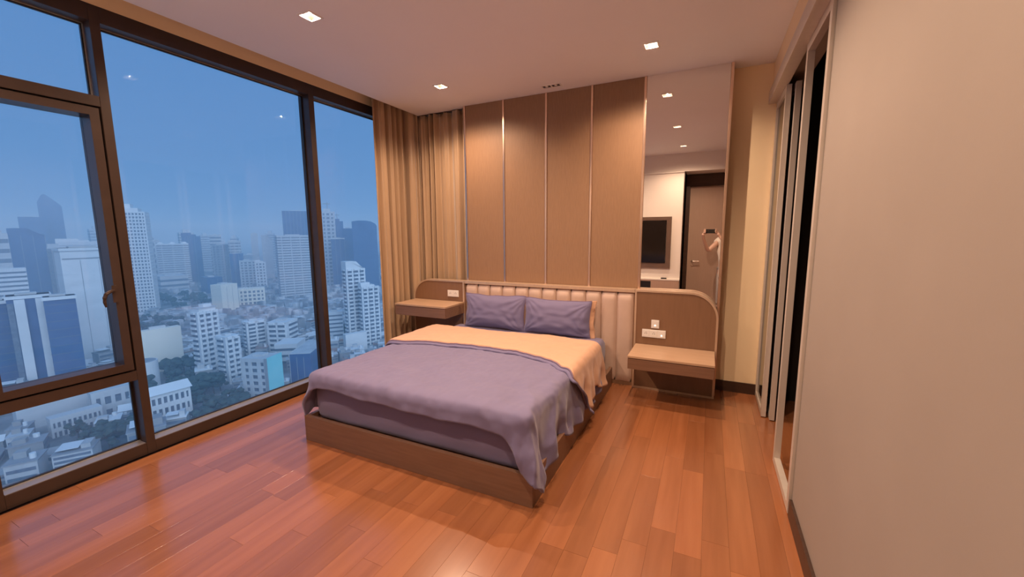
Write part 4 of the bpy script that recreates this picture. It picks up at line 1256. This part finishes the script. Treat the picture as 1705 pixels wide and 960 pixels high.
# ------------------------------------------------------------------ low houses, trees, far skyline
def copy_tree(root, loc, rz, sc):
    r = root.copy(); COL.objects.link(r); r.location = loc; r.rotation_euler = (0, 0, rz); r.scale = sc
    for ch in root.children:
        c = ch.copy(); COL.objects.link(c); c.parent = r
    return r
G_H = 'low houses between the towers'
def house(kind):
    lab = {'flat': 'small flat roofed city house far below', 'shed': 'long low city shed with a pale gabled roof, far below',
           'shop': 'pale low city block with window rows and a roof canopy, far below'}[kind]
    t = thing('low_house', lab, 'house', group=G_H + ', ' + kind)
    if kind == 'flat':
        box('wall_block', (-5, 5, -5, 5, 0, 9), M['c_wall'], t)
        box('roof', (-5.4, 5.4, -5.4, 5.4, 9, 9.5), M['c_roof'], t)
        box('window_row', (-4.4, 4.4, -5.15, -5.0, 2, 3.4), M['c_window'], t)
        box('window_row', (-4.4, 4.4, -5.15, -5.0, 5.4, 6.8), M['c_window'], t)
        box('roof_house', (-3.5, 0.5, 0, 4, 9.5, 12), M['c_wall'], t)
        bm = bmesh.new(); cyl(bm, (3, -2, 9.5), (3, -2, 11.6), 1.1, seg=10); obj('water_tank', bm, M['c_white'], t)
    elif kind == 'shed':
        box('wall_block', (-14, 14, -5, 5, 0, 6), M['c_wall'], t)
        bm = bmesh.new()
        pr = [(-6, 5.8), (6, 5.8), (0, 8.6)]
        a = [bm.verts.new((-14.8, y, z)) for y, z in pr]; b = [bm.verts.new((14.8, y, z)) for y, z in pr]
        bm.faces.new(a); bm.faces.new(b[::-1])
        for i in range(3): bm.faces.new((a[i], b[i], b[(i + 1) % 3], a[(i + 1) % 3]))
        obj('roof', bm, M['c_roof'], t, recalc=True)
        box('window_row', (-12, 12, -5.15, -5.0, 2, 4), M['c_window'], t)
    else:
        box('wall_block', (-7, 7, -5, 5, 0, 15), M['c_wall'], t)
        for k in range(4): box('window_row', (-6.4, 6.4, -5.2, -5.0, 1.6 + 3.4 * k, 3.4 + 3.4 * k), M['c_window'], t)
        box('roof', (-7.3, 7.3, -5.3, 5.3, 15, 15.6), M['c_white'], t)
        box('canopy', (-6, 2, -4, 4, 17.4, 17.7), M['c_white'], t)
        box('roof_house', (2.5, 6, -3, 3, 15.6, 19), M['c_wall'], t)
    return t
protos = {k: house(k) for k in ('flat', 'shed', 'shop')}
used = {k: False for k in protos}
occ = [(b[0], b[1], max(b[3], b[4]) * 0.62) for b in BUILDINGS] + [(x, y, 7.0) for x, y, s in TREES] + [(-428, 167, 12)]
def free(x, y, r):
    for ox, oy, orad in occ:
        if (x - ox) ** 2 + (y - oy) ** 2 < (r + orad) ** 2: return False
    return True
R2 = random.Random(21)
placed = 0
tries = 0
roof_mats = {'white': M['c_white'], 'pale grey': M['c_roof'], 'dark grey': M['c_grey'], 'dull red': M['c_rust']}
roof_meshes = {}
kind_text = {'flat': 'small flat house', 'shed': 'long gabled shed', 'shop': 'low block with window rows'}
def short_name(s):
    w_ = s.split()
    for stop in ('with', 'left', 'right', 'behind', 'beside', 'near', 'just', 'among', 'in', 'above', 'rising', 'tucked', 'close', 'joined', 'standing', 'seen', 'below', 'tallest', 'of', 'at', 'under', 'next', 'between', 'front'):
        if stop in w_[2:]: w_ = w_[:w_.index(stop, 2)]
    return ' '.join(w_[:5])
def where(x, y):
    """name the nearest tower and say on which side of it, seen from the room, the spot lies"""
    q = min(BUILDINGS, key=lambda b_: (b_[0] - x) ** 2 + (b_[1] - y) ** 2)
    dx, dy = x - q[0], y - q[1]
    L_ = math.hypot(q[0], q[1]); fx, fy = q[0] / L_, q[1] / L_
    dep = dx * fx + dy * fy; lat = dx * fy - dy * fx
    side = ('behind' if dep > 0 else 'in front of') if abs(dep) > abs(lat) else ('right of' if lat > 0 else 'left of')
    return side + ' the ' + short_name(q[10])
far_bm = bmesh.new()
n_far = 0
while (placed < 290 or n_far < 600) and tries < 16000:
    tries += 1
    q = R2.random()
    dist = 322 + 1100 * q ** 1.3
    az = math.radians(R2.uniform(39.0, 80.5))
    x, y = -dist * math.sin(az), dist * math.cos(az)
    near = dist < 520
    kind = R2.choice(('flat', 'flat', 'shed', 'shop') if not near else ('flat', 'shed', 'shed', 'shop'))
    if kind == 'shop' and near and R2.random() < 0.6: kind = 'flat'
    rad = {'flat': 6.2, 'shed': 10.0, 'shop': 7.5}[kind]
    if not free(x, y, rad): continue
    s = R2.uniform(0.75, 1.25)
    rz = (0.32 if near else 1.0) + R2.choice((0, math.pi / 2)) * (R2.random() < 0.35) + R2.uniform(-0.12, 0.12) + az * 0.6
    if placed < 290 and dist < 640:
        sc = (s, s * R2.uniform(0.85, 1.2), s * R2.uniform(0.6, 1.25))
        if not used[kind]:
            r = protos[kind]; r.location = (x, y, GZ); r.rotation_euler = (0, 0, rz); r.scale = sc; used[kind] = True
        else:
            r = copy_tree(protos[kind], (x, y, GZ), rz, sc)
        rc_ = R2.choice(('white', 'white', 'pale grey', 'dark grey', 'dull red'))
        for c in r.children:
            if c.name.startswith('roof') and not c.name.startswith('roof_house'):
                if (kind, rc_) not in roof_meshes:
                    m2 = c.data.copy(); m2.materials.clear(); m2.materials.append(roof_mats[rc_]); roof_meshes[(kind, rc_)] = m2
                c.data = roof_meshes[(kind, rc_)]
        r['label'] = rc_ + ' roofed ' + kind_text[kind] + ' ' + where(x, y)
        r['group'] = 'low houses between the towers'
        placed += 1
    elif dist > 600 and n_far < 600:
        hh = R2.uniform(5, 13)
        mx = Matrix.Translation((x, y, GZ)) @ Matrix.Rotation(rz, 4, 'Z')
        k0_ = len(far_bm.verts)
        vv_ = bx(far_bm, -rad * s, rad * s, -5 * s, 5 * s, 0, hh)
        if kind == 'shed':
            for v in vv_[4:]: v.co.y *= 0.15 + 0.85 * (v.co.z < 0)
        for v in vv_: v.co = mx @ v.co
        n_far += 1
    else:
        continue
    occ.append((x, y, rad * 0.9))
tag(obj('distant_rooftops', far_bm, M['c_rooftops']), 'countless small pale rooftops in the hazy distance between the towers', 'rooftops', kind='stuff')

def tree_proto(seed, lab, group):
    rr = random.Random(seed)
    t = thing('city_tree', lab, 'tree', group=group)
    bm = bmesh.new(); cyl(bm, (0, 0, 0), (0, 0, 6), 0.45, 0.3, 8); obj('trunk', bm, M['c_trunk'], t)
    bm = bmesh.new()
    for k in range(14):
        c = Vector((rr.uniform(-4.0, 4.0), rr.uniform(-4.0, 4.0), rr.uniform(4.5, 11)))
        r_ = rr.uniform(1.2, 2.7)
        ret = bmesh.ops.create_icosphere(bm, subdivisions=2, radius=r_)
        for v in ret['verts']:
            n_ = noise.noise(v.co * 0.9 + Vector((k * 3, seed, 0))) + 0.6 * noise.noise(v.co * 2.4 + Vector((k, 0, seed)))
            v.co = Vector((v.co.x, v.co.y, v.co.z * 0.8)) * (1 + 0.42 * n_) + c
    obj('crown', bm, M['c_leaf'], t, smooth=False)
    return t
tp = [tree_proto(s, l, gr) for s, l, gr in ((1, 'dark bushy city tree in the tree mass far below', 'trees in the city below, bushy'),
                                           (2, 'dark round crowned city tree in the tree mass far below', 'trees in the city below, round crowned'))]
ust = [False, False]
for i, (x, y, s) in enumerate(TREES):
    k = i % 2
    sc = (s * 1.25, s * 1.25, s * 1.1)
    if not ust[k]:
        tp[k].location = (x, y, GZ); tp[k].scale = sc; ust[k] = True
        tp[k]['label'] = ('bushy', 'round crowned')[k] + ' dark tree ' + where(x, y)
    else:
        r = copy_tree(tp[k], (x, y, GZ), R2.uniform(0, 6.28), sc)
        r['label'] = ('bushy', 'round crowned')[k] + ' dark tree ' + where(x, y)

# far skyline: hazy blocks of many heights
far = thing('skyline_tower', 'pale hazy tower far away in the skyline', 'building', group='hazy towers on the horizon')
box('core', (-14, 14, -12, 12, 0, 100), M['c_pale'], far)
box('roof_house', (-6, 7, -5, 6, 100, 107), M['c_pale'], far)
me = mesh_of('floor_line', lambda bm: bx(bm, -14.3, 14.3, -12.3, 12.3, 0, 2.2), M['c_window'])
for k in range(1, 16): link('floor_line', me, far).location = (0, 0, 100 * k / 16)
first = True
for i in range(64):
    az = math.radians(40 + 41 * (i + R2.uniform(0, 1)) / 64)
    dist = R2.uniform(1150, 2300)
    hgt = R2.choice((0.45, 0.6, 0.75, 0.9, 1.1, 1.25)) * R2.uniform(0.85, 1.1) * (0.7 + dist / 4200)
    if az > math.radians(52) and az < math.radians(62): hgt *= 0.9
    sc = (R2.uniform(0.7, 1.5), R2.uniform(0.7, 1.3), hgt)
    loc = (-dist * math.sin(az), dist * math.cos(az), GZ)
    if not free(loc[0], loc[1], 26): continue
    occ.append((loc[0], loc[1], 16))
    if first: far.location = loc; far.scale = sc; far.rotation_euler = (0, 0, az); first = False; r = far
    else: r = copy_tree(far, loc, az + R2.uniform(-0.4, 0.4), sc)
    r['label'] = ('tall' if hgt > 1.0 else 'short' if hgt < 0.65 else 'middling') + ' hazy tower ' + where(loc[0], loc[1])

# things that would read alike are told apart by how near they stand
by_label = {}
for o in COL.objects:
    if o.parent is None and o.name.split('.')[0] in ('low_house', 'city_tree', 'skyline_tower'):
        by_label.setdefault(o['label'], []).append(o)
ORD = ['nearest', 'second nearest', 'third nearest', 'fourth nearest', 'fifth nearest', 'sixth nearest', 'seventh nearest', 'eighth nearest', 'ninth nearest',
       'tenth nearest', 'eleventh nearest', 'twelfth nearest']
for lab, objs in by_label.items():
    if len(lab.split()) > 16:
        for o in objs: o['label'] = lab.replace(' with window rows', '')
    if len(objs) > 1:
        for q, o in zip(ORD, sorted(objs, key=lambda o_: o_.location.x ** 2 + o_.location.y ** 2)):
            full = q + ' ' + lab
            if len(full.split()) > 16: full = full.replace(' with window rows', '').replace('roofed low block', 'roofed block')
            o['label'] = full

# ------------------------------------------------------------------ haze over the city
hz = bpy.data.materials.new('city_haze')
hz.use_nodes = True
n, l = hz.node_tree.nodes, hz.node_tree.links
n.clear()
o_ = n.new('ShaderNodeOutputMaterial')
sc_ = n.new('ShaderNodeVolumeScatter')
sc_.inputs['Color'].default_value = (0.64, 0.85, 1.0, 1)
sc_.inputs['Density'].default_value = HAZE
sc_.inputs['Anisotropy'].default_value = 0.0
l.new(sc_.outputs[0], o_.inputs['Volume'])
haze = box('haze', (-6900, -8, -1400, 5400, GZ + 0.5, 140), hz)
tag(haze, 'thin bluish evening haze lying over the whole city', 'haze', kind='stuff')
